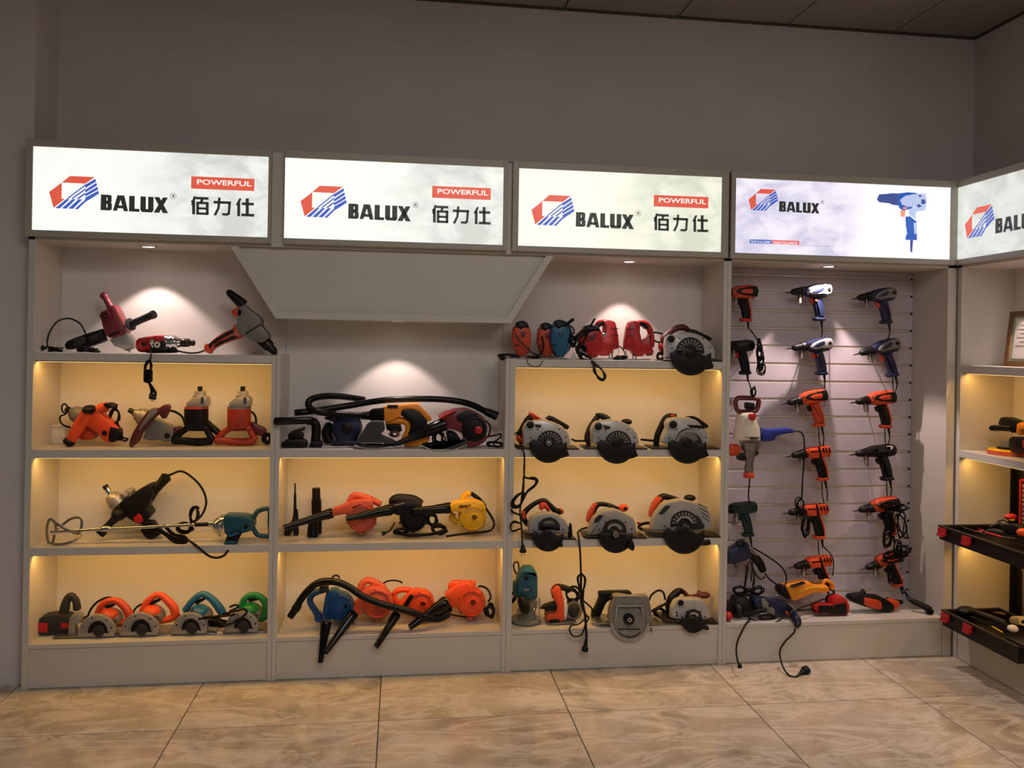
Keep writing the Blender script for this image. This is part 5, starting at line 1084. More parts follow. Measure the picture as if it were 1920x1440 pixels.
u = t.p('upper_guard', MGREY); u.pf([(868, 1185), (880, 1090), (905, 1010), (910, 980), (960, 975), (1050, 990), (1165, 975), (1182, 1000), (1195, 1080), (1212, 1185)], .05, .04, .01); u.pf([(868, 1185), (880, 1090), (905, 1010), (915, 985), (1165, 985), (1185, 1010), (1198, 1080), (1212, 1185), (1160, 1185), (1120, 1058), (935, 1058), (905, 1185)], .02, -.022, .005, 0); t.p('hinge_band', LGREY, u).bx(960, 978, 1110, 992, .01, -.036)
q = t.p('guard_face', LGREY, u); q.pf([(930, 1052), (1128, 1052), (1150, 1180), (1140, 1180), (1120, 1066), (942, 1066), (925, 1180), (915, 1180)], .006, -.034, .002, 0)
# smoky clear guard disc in front with hub and blade behind it
CLR = bpy.data.materials.new('clear_smoky_plastic'); CLR.use_nodes = True; pb = CLR.node_tree.nodes['Principled BSDF']
pb.inputs['Base Color'].default_value = (.30, .29, .27, 1); pb.inputs['Roughness'].default_value = .12; pb.inputs['Alpha'].default_value = .6
t.p('blade', DSTEEL).di((1032, 1165), 128, .003, .004, bev=0, n=48)
t.p('lower_guard', CLR, label='clear smoky plastic guard').di((1032, 1180), 150, .008, -.010, bev=.003, n=40); t.p('guard_rim', LGREY).ri((1032, 1180), 152, 134, .012, -.014, n=40, a0=-10, a1=190)
t.p('slot_line', BLK).ri((1032, 1190), 112, 106, .003, -.0155, a0=40, a1=140)
h = t.p('hub', BLK); h.di((1032, 1168), 42, .03, -.025); t.p('hub_bolt', CHROME, h).ri((1032, 1168), 16, 8, .006, -.042); t.p('lever', BLK).la((940, 1238), (1110, 1238), [(0, 4), (1, 4)], -.02)
t.p('corner_clip', BLK).pf([(1145, 1000), (1175, 990), (1190, 1040), (1165, 1042)], .03, .01); t.p('corner_clip', BLK).pf([(880, 995), (905, 985), (905, 1010), (885, 1020)], .03, .02)
g = t.p('handle', BLK); g.pf([(795, 962), (810, 952), (960, 948), (1040, 948), (1058, 975), (900, 985), (880, 1020), (850, 1040), (800, 1160), (745, 1165), (740, 1140), (775, 1060), (800, 1000)], .04, .11)
t.p('motor_housing', DGREY).la((1035, 1110), (1036, 1110), [(0, 80), (.8, 76), (1, 50)], .07, .2, n=20)
t.p('clamp_screws', CHROME).la((735, 1195), (800, 1200), [(0, 10), (.2, 22), (.4, 22), (.45, 12), (.7, 12), (.75, 20), (1, 18)], .04); t.p('base_plate', STEEL).pf([(780, 1190), (1280, 1200), (1290, 1212), (780, 1200)], .14, .07, .002, 0); t.p('blade_spur', MGREY).pf([(1195, 1230), (1212, 1235), (1210, 1270), (1196, 1262)], .02, -.02)
t.done(ZS[4], skip=('lower_guard', 'guard_rim', 'hub', 'hub_bolt', 'lever', 'blade', 'slot_line', 'blade_spur', 'clamp_screws', 'handle'))
t = circ('small pale circular saw with brown bent handle in the bottom right corner', (1525, 1180), 92, [(1355, 1170), (1360, 1080), (1385, 1030), (1420, 1010), (1500, 1005), (1590, 1010), (1640, 1060), (1672, 1170)], m=SILV, vane=False, ring=True, mh=BLK,
    handle=([(1345, 1110), (1340, 1050), (1365, 990), (1410, 945), (1450, 955), (1480, 985), (1540, 995)], 30, [1.2, 1.2, 1.2, .9, .6, .6, .6]), base=(1300, 1170, 1718, 1195), dial=(1425, 1038, 24), ventc=(1525, 1150), knob=(1605, 975, 52, 26, MAR), tail=[(1590, 1210), (1640, 1215), (1648, 1245), (1630, 1250)])
t.p('knob_arm', MAR).pf([(1440, 930), (1470, 955), (1500, 985), (1560, 975), (1590, 945), (1560, 1000), (1490, 1000), (1460, 970)], .03, .1); t.p('screw_holes', BLK).di((1396, 1112), 8, .004, .011); t.p('screw_holes', BLK).di((1396, 1136), 8, .004, .011)
t.cord([(1180, 1020, .14), (1200, 975, .14), (1250, 940, .14), (1290, 955, .14), (1305, 1010, .13)], r=2.2); t.coil((1265, 1110), 38, 32, 3, D=.11, r=2); t.cord([(1200, 1100, .12), (1250, 1070, .13), (1310, 1040, .13), (1380, 970, .13), (1410, 930, .13)], r=2.6)
t.done(ZS[4], skip=('cord', 'cord_coil', 'lower_guard', 'hub', 'guard_rim', 'handle', 'motor_housing', 'tail'))

# ================================================================= drills hanging on the slat wall
def drill(label, jx, jy, body, shell=None, grip=BLK, foot=None, trig=ORG, chuck=BLK, rot=0., s=1., kind=0, short=False, cord=None, D=.185, plug=None, coil=None, button=None, hook=True, up=None, hk=None, two=0):
    """jx, jy photo pixels of the barrel/grip junction; template in crop A3 units"""
    fr(0, 0, 1); k = s/4.646; g = radians(rot)
    def Q(L): return [(jx+k*(a*cos(g)-b_*sin(g)), jy+k*(a*sin(g)+b_*cos(g))) for a, b_ in L]
    t = Thing('electric_drill', label, 'power tool', (jx, jy), D, 'electric drills hanging on the slatted wall')
    b = t.p('body', body)
    if kind == 0: O = [(-125, -88), (-95, -105), (-30, -122), (40, -130), (95, -125), (112, -100), (116, -60), (108, -25), (70, -6), (-15, 2), (-70, -8), (-110, -25), (-122, -45)]
    elif kind == 1: O = [(-125, -95), (-60, -125), (40, -130), (100, -125), (118, -90), (116, -40), (95, -15), (30, -5), (-60, -5), (-120, -20)]
    else: O = [(-125, -85), (-95, -100), (50, -105), (100, -95), (112, -60), (105, -20), (80, -2), (-20, 5), (-110, -10)]
    b.pf(Q(O), .062, bev=.022)
    f = D-.0315
    sw = t.p('screws', DSTEEL, b)
    for uu in ((-100, -38), (-100, -82), (70, -15), (20, -112)): sw.di(Q([uu])[0], 5.5*k, .003, f, n=8, bev=0)
    if shell:
        q = t.p('side_shell', shell, b); q.pf(Q([(-92, -50), (-60, -85), (-10, -105), (50, -122), (100, -118), (112, -85), (108, -50), (85, -32), (30, -38), (-50, -30)]), .012, f, .005)
        r = t.p('oval_inlay', body, q); r.pf(Q([(-68, -50), (-30, -80), (20, -98), (45, -90), (20, -62), (-20, -46)]), .004, f-.007, .001)
        t.p('vent_disc', BLK, q).di(Q([(84, -78)])[0], 15*k, .006, f-.008)
    elif kind == 1:
        r = t.p('oval_inlay', BLK, b); r.pf(Q([(-95, -70), (-60, -98), (20, -108), (100, -118), (112, -70), (100, -20), (60, -30), (-30, -40)]), .008, f, .003)
        t.p('side_panel', body, r).pf(Q([(-50, -72), (-10, -92), (60, -92), (60, -50), (-20, -52)]), .006, f-.005, .002)
    elif kind == 2:
        q = t.p('vent_slots', BLK, b)
        for i in range(3): q.pf(Q([(20+26*i, -92), (30+26*i, -92), (40+26*i, -45), (30+26*i, -45)]), .004, f, 0, 0)
        t.p('seam_band', BLK, b).pf(Q([(-15, -104), (0, -104), (10, 0), (-8, 0)]), .004, f, 0, 0)
    else:
        t.p('side_label', DGREY, b).pf(Q([(-60, -85), (40, -90), (45, -55), (-60, -50)]), .003, f, 0, 0)
    L = 62 if short else 135
    c = t.p('chuck', chuck); e0, e1 = Q([(-112, -60)])[0], Q([(-118-L, -52)])[0]
    c.la(e0, e1, [(0, 42*k), (.15, 44*k), (.42, 42*k), (.45, 35*k), (.6, 37*k), (.62, 33*k), (.85, 29*k), (.95, 22*k), (1, 14*k)], n=16)
    if not short: t.p('bit', DSTEEL).la(Q([(-250, -50)])[0], Q([(-312, -46)])[0], [(0, 7*k), (.6, 6*k), (1, 2*k)], n=8)
    h = t.p('grip', grip); h.pf(Q([(-50, -14), (25, -10), (38, 40), (50, 110), (52, 160), (46, 182), (-24, 182), (-22, 150), (-34, 90), (-46, 40)]), .042, bev=.016)
    t.p('grip_foot', foot or grip).pf(Q([(-34, 165), (50, 165), (60, 178), (56, 200), (-30, 200), (-40, 182)]), .048, bev=.012)
    if foot: t.p('grip_back', foot, h).pf(Q([(8, -5), (26, -8), (40, 40), (52, 110), (48, 160), (36, 160), (36, 110), (22, 45)]), .046, bev=.008)
    t.p('trigger', trig).pf(Q([(-84, 2), (-48, 0), (-44, 46), (-66, 54), (-82, 30)]), .022)
    if button: t.p('reverse_button', button, h).di(Q([(-28, 22)])[0], 10*k, .008, D-.024)
    a0, a1 = Q([(14, 198)])[0], Q([(18, 262)])[0]
    t.p('cord_sleeve', RUB).la(a0, a1, [(0, 13*k), (.3, 11*k), (1, 7*k)], n=8)
    if cord and cord[0] == 'dc': cord = [(a1[0]+(cord[1]-a1[0])*q_/3+.8*sin(q_*2.), a1[1]+(cord[2]-a1[1])*q_/3) for q_ in (1, 2, 3)]
    if cord: t.cord([(a1[0], a1[1]-2)]+cord, r=1.25, plug=plug, D=D-.002 if True else None)
    if two:
        t.cord([(a1[0]-11, a1[1]-70), (a1[0]-9, a1[1]-20), (a1[0]-8, a1[1]+10), (a1[0]-5, a1[1]+two*.6), (a1[0]-7, a1[1]+two)], r=1.1, D=D+.035)
    for cc in (coil or []): t.coil(cc[0], cc[1], cc[2], cc[3], r=1.4, D=D-.05, rot=cc[4] if len(cc) > 4 else 0)
    t.done(None)
    if hook:   # two-pronged display hook under the barrel with a small ticket
        hx, hy = Q([(-170, -12)])[0] if not short else Q([(-90, 0)])[0]
        H = Thing('display_hook', hk, 'hook', (hx, hy), .2, 'display hooks in the slatted wall')
        w = H.p('prongs', CHROME)
        w.tu([(hx, hy, .288), (hx, hy+1, .23), (hx, hy+.5, .150), (hx-.5, hy-4, .143)], .9, n=6, D=.2); hx2 = Q([(70, 0)])[0][0]; w.tu([(hx2, hy-1, .288), (hx2, hy, .23), (hx2, hy, .150), (hx2, hy-4, .143)], .9, n=6, D=.2)
        H.p('back_plate', STEEL).bx(hx-4, hy-5, hx+4, hy+5, .004, .2835, 0)
        H.p('ticket', TKT).bx(hx-2, hy+1.5, hx+2, hy+12, .001, .149, 0)
        H.done(None)
    fr(0, 0, 1)
    return t
WS = mat('white_silver_shell', 'aaa6a8', .3, .1, coat=.4); GS = mat('grey_silver_shell', '6f6c6a', .35, .2)
dc = lambda x, y0, y1, j=2: ('dc', x, y1)
HK = 'display hook under the %s'
drill('dark orange drill at the top left of the slatted wall, its nose behind the divider', 1399.5, 561, ORG, foot=ORG, trig=BLK, kind=1, short=True, s=.98, cord=[(1414, 628), (1424, 644)], hk='chrome hook holding the dark orange drill at top left')
drill('black drill with a red trigger and a tied cord hanging beside it', 1396, 660, BLK, trig=RED, kind=3, short=True, s=1.0, rot=-3, cord=dc(1411, 712, 735), coil=[((1424, 648), 3, 12, 3), ((1425, 662), 5, 14, 5), ((1427, 680), 5, 13, 5), ((1428, 692), 7, 12, 2), ((1413, 735), 5, 9, 2)], hk='chrome hook holding the black drill with a red trigger')
n_ = drill('bright silver and navy drill in the top spotlight, middle column', 1537.3, 558.9, NAVY, WS, NAVY, None, ORG, button=BORG, cord=dc(1541, 600, 640), hk='chrome hook holding the bright silver drill at the top of the middle column')
drill('silver and navy drill just below the top one, middle column', 1540, 661, NAVY, WS, NAVY, None, ORG, rot=-3, button=ORG, cord=dc(1542, 712, 745), hk='chrome hook holding the second drill of the middle column')
drill('orange and black drill third from the top, middle column', 1532, 759, BORG, None, ORG, BORG, BLK, kind=1, rot=-8, cord=dc(1545, 800, 840), two=40, hk='chrome hook holding the third drill of the middle column')
drill('orange drill with a lit orange nose and slim grip, middle column fourth from the top', 1540, 860, BORG, None, BLK, BORG, BLK, kind=2, rot=-6, cord=dc(1552, 905, 940), two=44, hk='chrome hook holding the fourth drill of the middle column')
drill('orange drill with coiled cord over its chuck, middle column fifth from the top', 1535, 969, BORG, None, BLK, BORG, BLK, kind=2, rot=-4, s=1.02, cord=[(1558, 1040), (1563, 1056), (1561, 1080)], coil=[((1500, 945), 8, 12, 2), ((1510, 985), 7, 24, 2.5, 5)], two=40, hk='chrome hook holding the fifth drill of the middle column')
drill('lowest orange drill of the middle column, just above the yellow saw', 1543, 1066, BORG, None, BLK, ORG, BLK, kind=2, rot=-8, s=.97, cord=dc(1557, 1106, 1118, 1), hk='chrome hook holding the lowest drill of the middle column')
drill('dark navy and grey drill at the top right of the slatted wall', 1661, 566, NAVY, GS, NAVY, None, ORG, rot=-4, s=.97, cord=dc(1664, 610, 640), hk='chrome hook holding the top drill of the right column')
drill('navy and grey drill with orange trigger, second in the right column', 1668.6, 664, NAVY, GS, NAVY, None, ORG, rot=-10, s=1.02, cord=dc(1676, 710, 742), two=38, hk='chrome hook holding the second drill of the right column')
drill('orange and dark brown drill, third in the right column', 1660, 761, ORG, None, BLK, ORG, BLK, kind=1, rot=-4, cord=dc(1666, 805, 840), two=40, hk='chrome hook holding the third drill of the right column')
t = drill('all black drill with a small white sticker, fourth in the right column', 1662, 858, BLK, trig=BLK, kind=3, rot=-5, s=1.04, cord=dc(1670, 905, 935), two=40, hk='chrome hook holding the all black drill')
fr(*A4); p_ = t.p('sticker', WHT); p_.pf([(1450, 262), (1475, 256), (1508, 262), (1500, 290), (1460, 294)], .001, .1525, 0, 0); p_.fin()
drill('orange and black drill wrapped in a heavy cord hank, fifth in the right column', 1667, 962, ORG, None, BLK, ORG, BLK, kind=1, rot=-6, s=1.02, cord=[(1682, 1012), (1684, 1030), (1680, 1050)], coil=[((1676, 950), 24, 8, 3), ((1664, 1010), 8, 20, 3), ((1690, 985), 9, 24, 2.5, -10), ((1668, 975), 6, 30, 3)], hk='chrome hook holding the fifth drill of the right column')
drill('lowest orange drill of the right column under a tangle of cord', 1676, 1063, ORG, None, BLK, ORG, BLK, kind=1, rot=-14, s=.95, cord=[(1697, 1112), (1704, 1126), (1720, 1136)], coil=[((1680, 1040), 22, 7, 3), ((1672, 1075), 7, 22, 3, 10), ((1684, 1028), 8, 14, 2), ((1693, 1030), 14, 6, 2)], hk='chrome hook holding the lowest drill of the right column')
drill('dark green drill in the left column below the white hammer drill', 1401, 965, DGRN, None, DGRN, None, DGRN, kind=3, short=True, s=1.0, rot=-4, cord=[(1411, 1040), (1411, 1060), (1408, 1090)], hk='chrome hook holding the dark green drill')
fr(*A4)
t = Thing('angle_drill', 'navy and black drill tilted downwards at the bottom left of the slatted wall', 'power tool', (220, 1200), .17)
b = t.p('body', NAVY); b.pf([(62, 1180), (110, 1170), (160, 1140), (200, 1100), (250, 1110), (270, 1160), (300, 1210), (250, 1255), (200, 1270), (120, 1298), (70, 1285)], .07)
t.p('grip', BLK).tu([(260, 1200, .165), (310, 1240, .16), (350, 1290, .16), (375, 1350, .16)], 38, n=12, rr=[.9, 1.1, 1., .85]); t.p('grip_accent', MGREY).pf([(255, 1150), (290, 1160), (340, 1215), (320, 1225), (270, 1190)], .03, .14)
t.coil((185, 1110), 34, 30, 2, D=.12, r=1.4); t.cord([(290, 1150, .14), (360, 1190, .14), (440, 1240, .14), (520, 1300, .13), (565, 1360, .13), (578, 1420, .13), (560, 1480, .12), (500, 1470, .12), (430, 1420, .12), (390, 1370, .13)], r=1.5)
t.cord([(245, 1270, .14), (240, 1360, .14), (225, 1440, .14), (215, 1520, .13)], r=1.3); t.cord([(262, 1260, .14), (300, 1360, .13), (350, 1420, .13), (390, 1400, .13)], r=1.5); t.cord([(295, 1370, .13), (298, 1440, .13), (285, 1520, .13)], r=1.3); t.done(None)
H = Thing('display_hook', 'chrome hook holding the tilted navy drill', 'hook', (150, 1290), .2, 'display hooks in the slatted wall'); H.p('prongs', CHROME).tu([(150, 1296, .288), (150, 1302, .2), (150, 1300, .13), (148, 1285, .125)], 4, n=6, D=.2); H.p('back_plate', STEEL).bx(132, 1275, 168, 1320, .004, .2835, 0); H.done(None)
# white rotary hammer with maroon D handle, nose down
fr(*A3)
t = Thing('rotary_hammer', 'cream white hammer drill hung nose down, maroon loop handle on top and blue side grip', 'power tool', (250, 1340), .16)
t.p('d_handle', MAR).tu([(150, 1195), (240, 1190), (325, 1198), (335, 1240), (310, 1300), (240, 1310), (160, 1305), (135, 1250)], 22, closed=True, n=10, sub=5); t.p('switch', BLK).pf([(230, 1230), (310, 1235), (305, 1300), (235, 1290)], .04)
b = t.p('body', CREAM); b.pf([(190, 1325), (320, 1320), (345, 1420), (365, 1460), (370, 1560), (360, 1572), (160, 1572), (155, 1520), (175, 1420)], .09, bev=.025)
t.p('red_emblem', RED, b).pf([(248, 1328), (318, 1328), (316, 1370), (290, 1390), (265, 1385), (250, 1360)], .006, .114, .002); t.p('model_lettering', BLK, b)
q = t.parts[-1]
for k in range(5): q.bx(262+13*k, 1538, 271+13*k, 1552, .002, .1135, 0)
t.p('side_grip', mat('royal_blue_plastic', '1c2f86', .38)).pf([(370, 1455), (440, 1465), (600, 1452), (640, 1460), (645, 1500), (600, 1500), (500, 1520), (480, 1560), (440, 1568), (370, 1572)], .05)
g = t.p('gear_neck', STEEL, label='grey metal gearbox neck'); g.la((258, 1575), (255, 1700), [(0, 88), (.3, 86), (.55, 76), (.6, 60), (1, 55)], n=20); g.la((255, 1700), (250, 1830), [(0, 44), (.3, 42), (.32, 36), (.6, 36), (.62, 42), (1, 40)], n=18)
t.p('nose_collar', ORG).la((250, 1835), (248, 1885), [(0, 40), (.3, 48), (1, 46)], n=16); t.p('front_knob', ORG).la((170, 1640), (80, 1645), [(0, 30), (.2, 50), (.8, 58), (1, 44)], .15, n=16); t.p('clamp', BLK).pf([(170, 1690), (335, 1640), (340, 1690), (300, 1700), (290, 1740), (170, 1740)], .05, .17)
t.cord([(640, 1478, .15), (700, 1485, .14), (728, 1530, .135), (735, 1620, .13), (732, 1740, .13), (722, 1860, .13), (716, 1990, .13), (712, 2060, .13)], r=1.6); t.cord([(258, 1885, .16), (255, 1950, .17), (248, 2010, .17), (250, 2080, .17), (252, 2110, .17)], r=1.5)
t.done(None)
H = Thing('display_hook', 'chrome hook beside the maroon loop handle', 'hook', (95, 1240), .2, 'display hooks in the slatted wall'); w = H.p('prongs', CHROME); w.tu([(90, 1215, .288), (95, 1225, .2), (140, 1215, .165), (160, 1200, .14)], 5, n=6, D=.2); w.tu([(75, 1230, .2), (78, 1290, .2), (100, 1300, .2), (105, 1230, .2)], 4, n=6, D=.2); H.p('back_plate', STEEL).bx(72, 1195, 110, 1240, .004, .2835, 0); H.done(None)

# ---- tools lying on the floor of the slat wall cabinet
fr(*B8)
t = Thing('power_tool_bag', 'dark grey and green polisher half hidden by a heap of black cord', 'power tool', (250, 600), .14); t.root.name = 'polisher'
b = t.p('body', DGREY); b.pf([(140, 560), (170, 480), (240, 460), (340, 480), (400, 540), (420, 640), (300, 700), (180, 690)], .09); t.p('head', BLK).el((150, 610), 100, 110, .06, .1); t.p('collar', MGREY).la((360, 600), (500, 570), [(0, 60), (.5, 50), (1, 42)], .13)
t.p('arm', BLK).tu([(250, 690, .07), (340, 670, .06), (430, 640, .05), (560, 620, .04)], 38, n=10); t.done(ZS[4])
t = Thing('power_cord', 'black cord hank hanging over the dark polisher', 'cord', (320, 350), .13)
t.coil((210, 345), 95, 55, 3, D=.12, r=1.5); t.coil((440, 350), 85, 55, 3, D=.12, r=1.5); q = t.p('cord_wrap', RUB); q.tu([(290, 350, .11), (330, 340, .1), (370, 350, .11)], 34, n=8); q.tu([(220, 410, .13), (330, 410, .12), (420, 420, .12)], 22, n=8)
t.cord([(290, 0, .15), (280, 150, .15), (265, 300, .14)], r=1.3); t.cord([(400, 150, .15), (390, 220, .15), (375, 300, .14)], r=1.3); t.done(None)
t = Thing('power_cord', 'black cord looped on the shelf, its plug dangling to the floor at the left', 'cord', (540, 720), .04)
t.coil((560, 725), 130, 42, 3, D=.04, r=1.5, rot=-6)
fr(*A5); t.cord([(230, 760, .05), (350, 812, .015), (450, 795, .01), (600, 700, .02), (760, 640, .08), (830, 610, .12)], r=1.6)
t.cord([(250, 770, .02), (215, 800, -.012), (175, 870, -.018), (140, 950, -.02), (130, 1020, -.05), (140, 1100, -.11), (152, 1130, -.14)], r=1.9, plug=(152, 1120, 78, -.145)); t.done(None)
fr(*B8)
t = Thing('hammer_drill', 'navy and grey hammer drill lying on the shelf with an orange trigger', 'power tool', (760, 600), .08)
b = t.p('body', NAVY); b.pf([(400, 430), (480, 405), (700, 440), (880, 470), (960, 540), (1000, 600), (980, 640), (880, 650), (700, 645), (560, 600), (420, 520)], .07)
q = t.p('side_shell', MGREY, b); q.pf([(500, 410), (560, 420), (620, 500), (690, 560), (690, 640), (580, 610), (520, 540)], .014, .045, .004); q.pf([(850, 468), (920, 490), (1000, 580), (1010, 625), (980, 620), (920, 540)], .014, .045, .004)
t.p('inset', BLK, b).di((625, 505), 22, .006, .036); t.p('trigger', BORG).pf([(830, 575), (870, 590), (915, 625), (900, 665), (860, 640)], .03, .05)
g = t.p('grip', NAVY); g.tu([(950, 640, .03), (990, 700, -.012), (1000, 755, -.03), (975, 795, -.032)], 56, n=12, rr=[1., 1.1, .9, .6]); t.p('grip_ribs', DGREY, g).tu([(945, 690, -.03), (1000, 680, -.048), (1040, 690, -.03)], 10, n=6)
t.p('side_handle', MGREY).tu([(560, 420, .1), (500, 380, .12)], 30, n=10)
fr(*A5); t.cord([(600, 815, -.034), (590, 850, -.04), (520, 920, -.05), (480, 990, -.065), (485, 1060, -.09), (510, 1130, -.13), (550, 1185, -.17), (600, 1200, -.185), (640, 1175, -.17), (655, 1160, -.16)], r=1.9)
q = t.p('plug', RUB); q.la((630, 1185), (700, 1140), [(0, 8), (.3, 22), (.6, 30), (.65, 38), (1, 36)], -.16, -.14, n=12); t.p('pins', CHROME, q).la((695, 1130), (708, 1122), [(0, 4), (1, 3)], -.14, n=6)
t.done(ZS[4], skip=('grip', 'grip_ribs'), lim=.02)
fr(*B8)
t = Thing('reciprocating_saw', 'amber yellow saw with a black nose leaning up against the slatted wall', 'power tool', (1150, 380), .14)
b = t.p('body', AMB); b.pf([(838, 295), (900, 285), (1110, 240), (1180, 240), (1215, 275), (1300, 290), (1420, 285), (1445, 320), (1430, 385), (1230, 385), (1100, 450), (960, 500), (920, 480), (880, 380)], .075)
b.tu([(1320, 285), (1385, 210), (1440, 230), (1490, 280), (1470, 330)], 27, n=10); t.p('top_vent', BLK, b).pf([(925, 300), (1110, 240), (1120, 250), (940, 308)], .03, .095, .002); t.p('darker_panel', WOOD, b).pf([(1210, 235), (1380, 200), (1380, 280), (1240, 280)], .03, .15)  # brown panel, darker than the amber body, next to the loop handle
t.p('yellow_rib', YEL, b).pf([(980, 375), (1190, 300), (1400, 310), (1400, 322), (1200, 318), (1000, 385)], .006, .101, .002)  # narrow rib in a lighter yellow than the body
t.p('nose', BLK).pf([(755, 370), (775, 310), (840, 295), (880, 380), (925, 475), (860, 470), (780, 420)], .07); t.p('spindle', CHROME).la((770, 400), (690, 425), [(0, 24), (.5, 20), (1, 18)]); t.cord([(1450, 330), (1490, 345), (1500, 390), (1440, 420), (1390, 470), (1420, 500), (1480, 470)], r=2.4); t.coil((1440, 460), 55, 55, 2, D=.14, r=1.8)
t.done(None)
t = Thing('angle_grinder', 'red and black small grinder lying with its grip towards the left', 'power tool', (1500, 620), .10)
b = t.p('body', RED); b.pf([(1235, 550), (1300, 545), (1480, 555), (1500, 480), (1560, 440), (1620, 430), (1690, 480), (1730, 560), (1725, 650), (1690, 690), (1500, 680), (1260, 640), (1240, 610)], .06)
t.p('grip_inlay', BLK, b).pf([(1298, 555), (1495, 560), (1560, 540), (1680, 520), (1700, 680), (1560, 695), (1500, 690), (1300, 640)], .012, .067, .004); t.p('seam', DRED, b).pf([(1492, 558), (1502, 558), (1506, 600), (1494, 600)], .004, .06, 0)
t.p('guard', MAR).pf([(1250, 660), (1400, 650), (1700, 690), (1690, 705), (1300, 690)], .06, .09); t.cord([(1240, 595), (1150, 610), (1050, 620), (960, 630)], r=2); t.done(ZS[4])
fr(*A5)
t = Thing('angle_grinder', 'orange and black grinder lying right of the red one', 'power tool', (1250, 680), .12)
b = t.p('body', BLK); b.pf([(1045, 640), (1065, 615), (1140, 605), (1200, 620), (1330, 640), (1400, 690), (1395, 740), (1330, 752), (1240, 725), (1140, 695), (1060, 665)], .06)
t.p('orange_panel', ORG, b).pf([(1155, 625), (1290, 655), (1300, 715), (1270, 728), (1155, 690)], .012, .088, .003); t.p('orange_end', ORG).pf([(1355, 660), (1400, 650), (1440, 660), (1445, 700), (1385, 740)], .05, .12); t.p('rear_grip', BLK).tu([(1330, 640, .15), (1400, 655, .15), (1455, 665, .15)], 18, n=8); t.p('nose', DGREY).pf([(1130, 600), (1160, 560), (1175, 600), (1240, 605), (1300, 625), (1140, 612)], .03, .14)
t.done(ZS[4])
t = Thing('power_cord', 'black cord with a thick plug lying at the right front of the drill cabinet', 'cord', (1600, 690), .10)
c = t.cord([(1460, 490, .17), (1458, 550, .17), (1490, 600, .14), (1530, 650, .11)], r=1.7); q = t.p('plug', RUB, c); q.la((1515, 650), (1690, 735), [(0, 12), (.1, 20), (.5, 26), (.8, 28), (1, 22)], .11, .05, n=12); q.ri((1685, 750), 26, 12, .02, .05); t.done(ZS[4], skip=('cord',))
t = Thing('red_cap', 'red plastic part peeping out at the left foot of the drill cabinet', 'power tool', (65, 745), .04); t.root.name = 'grinder_head'
t.p('head', RED).el((62, 748), 38, 38, .03, .05); t.p('collar', BLK).pf([(50, 640), (100, 640), (110, 720), (50, 715)], .05, .08); t.done(ZS[4])

# ================================================================= right wall cabinet contents
WX = X4
fr(1860, 540, 9.)
t = Thing('framed_certificate', 'wooden framed certificate leaning on the top shelf at the right edge', 'picture frame', (200, 1270), X4+.2, plane='X')
# leaning panel: bottom edge at X=.., top further back
def lean(V0):
    z0 = ZS[1]
    for q in t.parts:
        for v in q.V: v.x += (v.z-z0)*.12
xq = X4+.15
def ring_frame(part, y0, y1, z0, z1, w, d0, d1):
    for a, b_, c_, d_ in ((y0, y1, z0, z0+w), (y0, y1, z1-w, z1), (y0, y0+w, z0+w, z1-w), (y1-w, y1, z0+w, z1-w)): part.wbox(d0, d1, a, b_, c_, d_)
pb_ = at_x(1881, 681, xq); pt_ = at_x(1900, 557, xq+.03)
ytop = pb_.y; yl = ytop-.34
wf = t.p('frame', WOOD); ring_frame(wf, yl, ytop, ZS[1]+.001, ZS[1]+.27, .024, xq, xq+.018)
t.p('mat_border', mat('mint_border', '9aa58c', .6)).wbox(xq+.008, xq+.012, yl+.02, ytop-.02, ZS[1]+.02, ZS[1]+.25)
t.p('certificate_paper', PAPER).wbox(xq+.006, xq+.008, yl+.04, ytop-.042, ZS[1]+.04, ZS[1]+.235)
q = t.p('printed_lines', MGREY)
for k in range(6): q.wbox(xq+.0052, xq+.006, yl+.06, ytop-.06-.02*(k % 2), ZS[1]+.10+.02*k, ZS[1]+.1025+.02*k)
lean(0); t.done(None)
for o_ in t.root.children: pass
# polisher
fr(1820, 760, 13.09)
DX = X4+.13
t = Thing('disc_polisher', 'yellow and black polisher with an orange and yellow disc on the right wall shelf', 'power tool', (800, 1000), DX, plane='X')
cx3 = at_x(1820+760/13.09, 760+980/13.09, X4+.10); cc = Vector((X4+.13, cx3.y, ZS[2]))
def disk(part, c, r, z0, z1, n=32, r1=None):
    part.rings([c+Vector((0, 0, z0)), c+Vector((0, 0, z0+.001)), c+Vector((0, 0, z1-.001)), c+Vector((0, 0, z1))], [Vector((0, 0, 1))]*4, [r*.97, r, r1 or r, (r1 or r)*.97], n)
disk(t.p('foam_disc', mat('foam_orange', 'd2583a', .8)), cc, .085, .0, .018); disk(t.p('backing_pad', YEL), cc, .085, .0181, .026, r1=.078); disk(t.p('pad_boss', BLK), cc, .045, .0261, .034)
g = t.p('gear_head', CAST); disk(g, cc, .03, .034, .07); b = t.p('front_handle', BLK); b.la((560, 560), (1010, 570), [(0, 70), (.03, 76), (.5, 70), (1, 80)], X4+.09, X4+.13, n=14); b.el((540, 560), 30, 70, .02, X4+.09)
t.p('top_cover', BLK).pf([(650, 470), (710, 300), (830, 290), (1100, 400), (1140, 480), (1010, 690), (880, 620)], .06, X4+.15); y_ = t.p('body', AMB); y_.pf([(1100, 600), (1120, 450), (1240, 410), (1500, 420), (1900, 440), (1900, 640), (1500, 640), (1200, 600), (1170, 740), (1100, 690)], .07, X4+.15)
t.p('motor', BLK).pf([(920, 830), (980, 770), (1300, 780), (1300, 900), (1900, 900), (1900, 1000), (1260, 1180), (940, 1130)], .08, X4+.13); t.p('red_ring', RED).pf([(1250, 850), (1340, 850), (1340, 1050), (1250, 1040)], .085, X4+.13)
t.done(ZS[2])
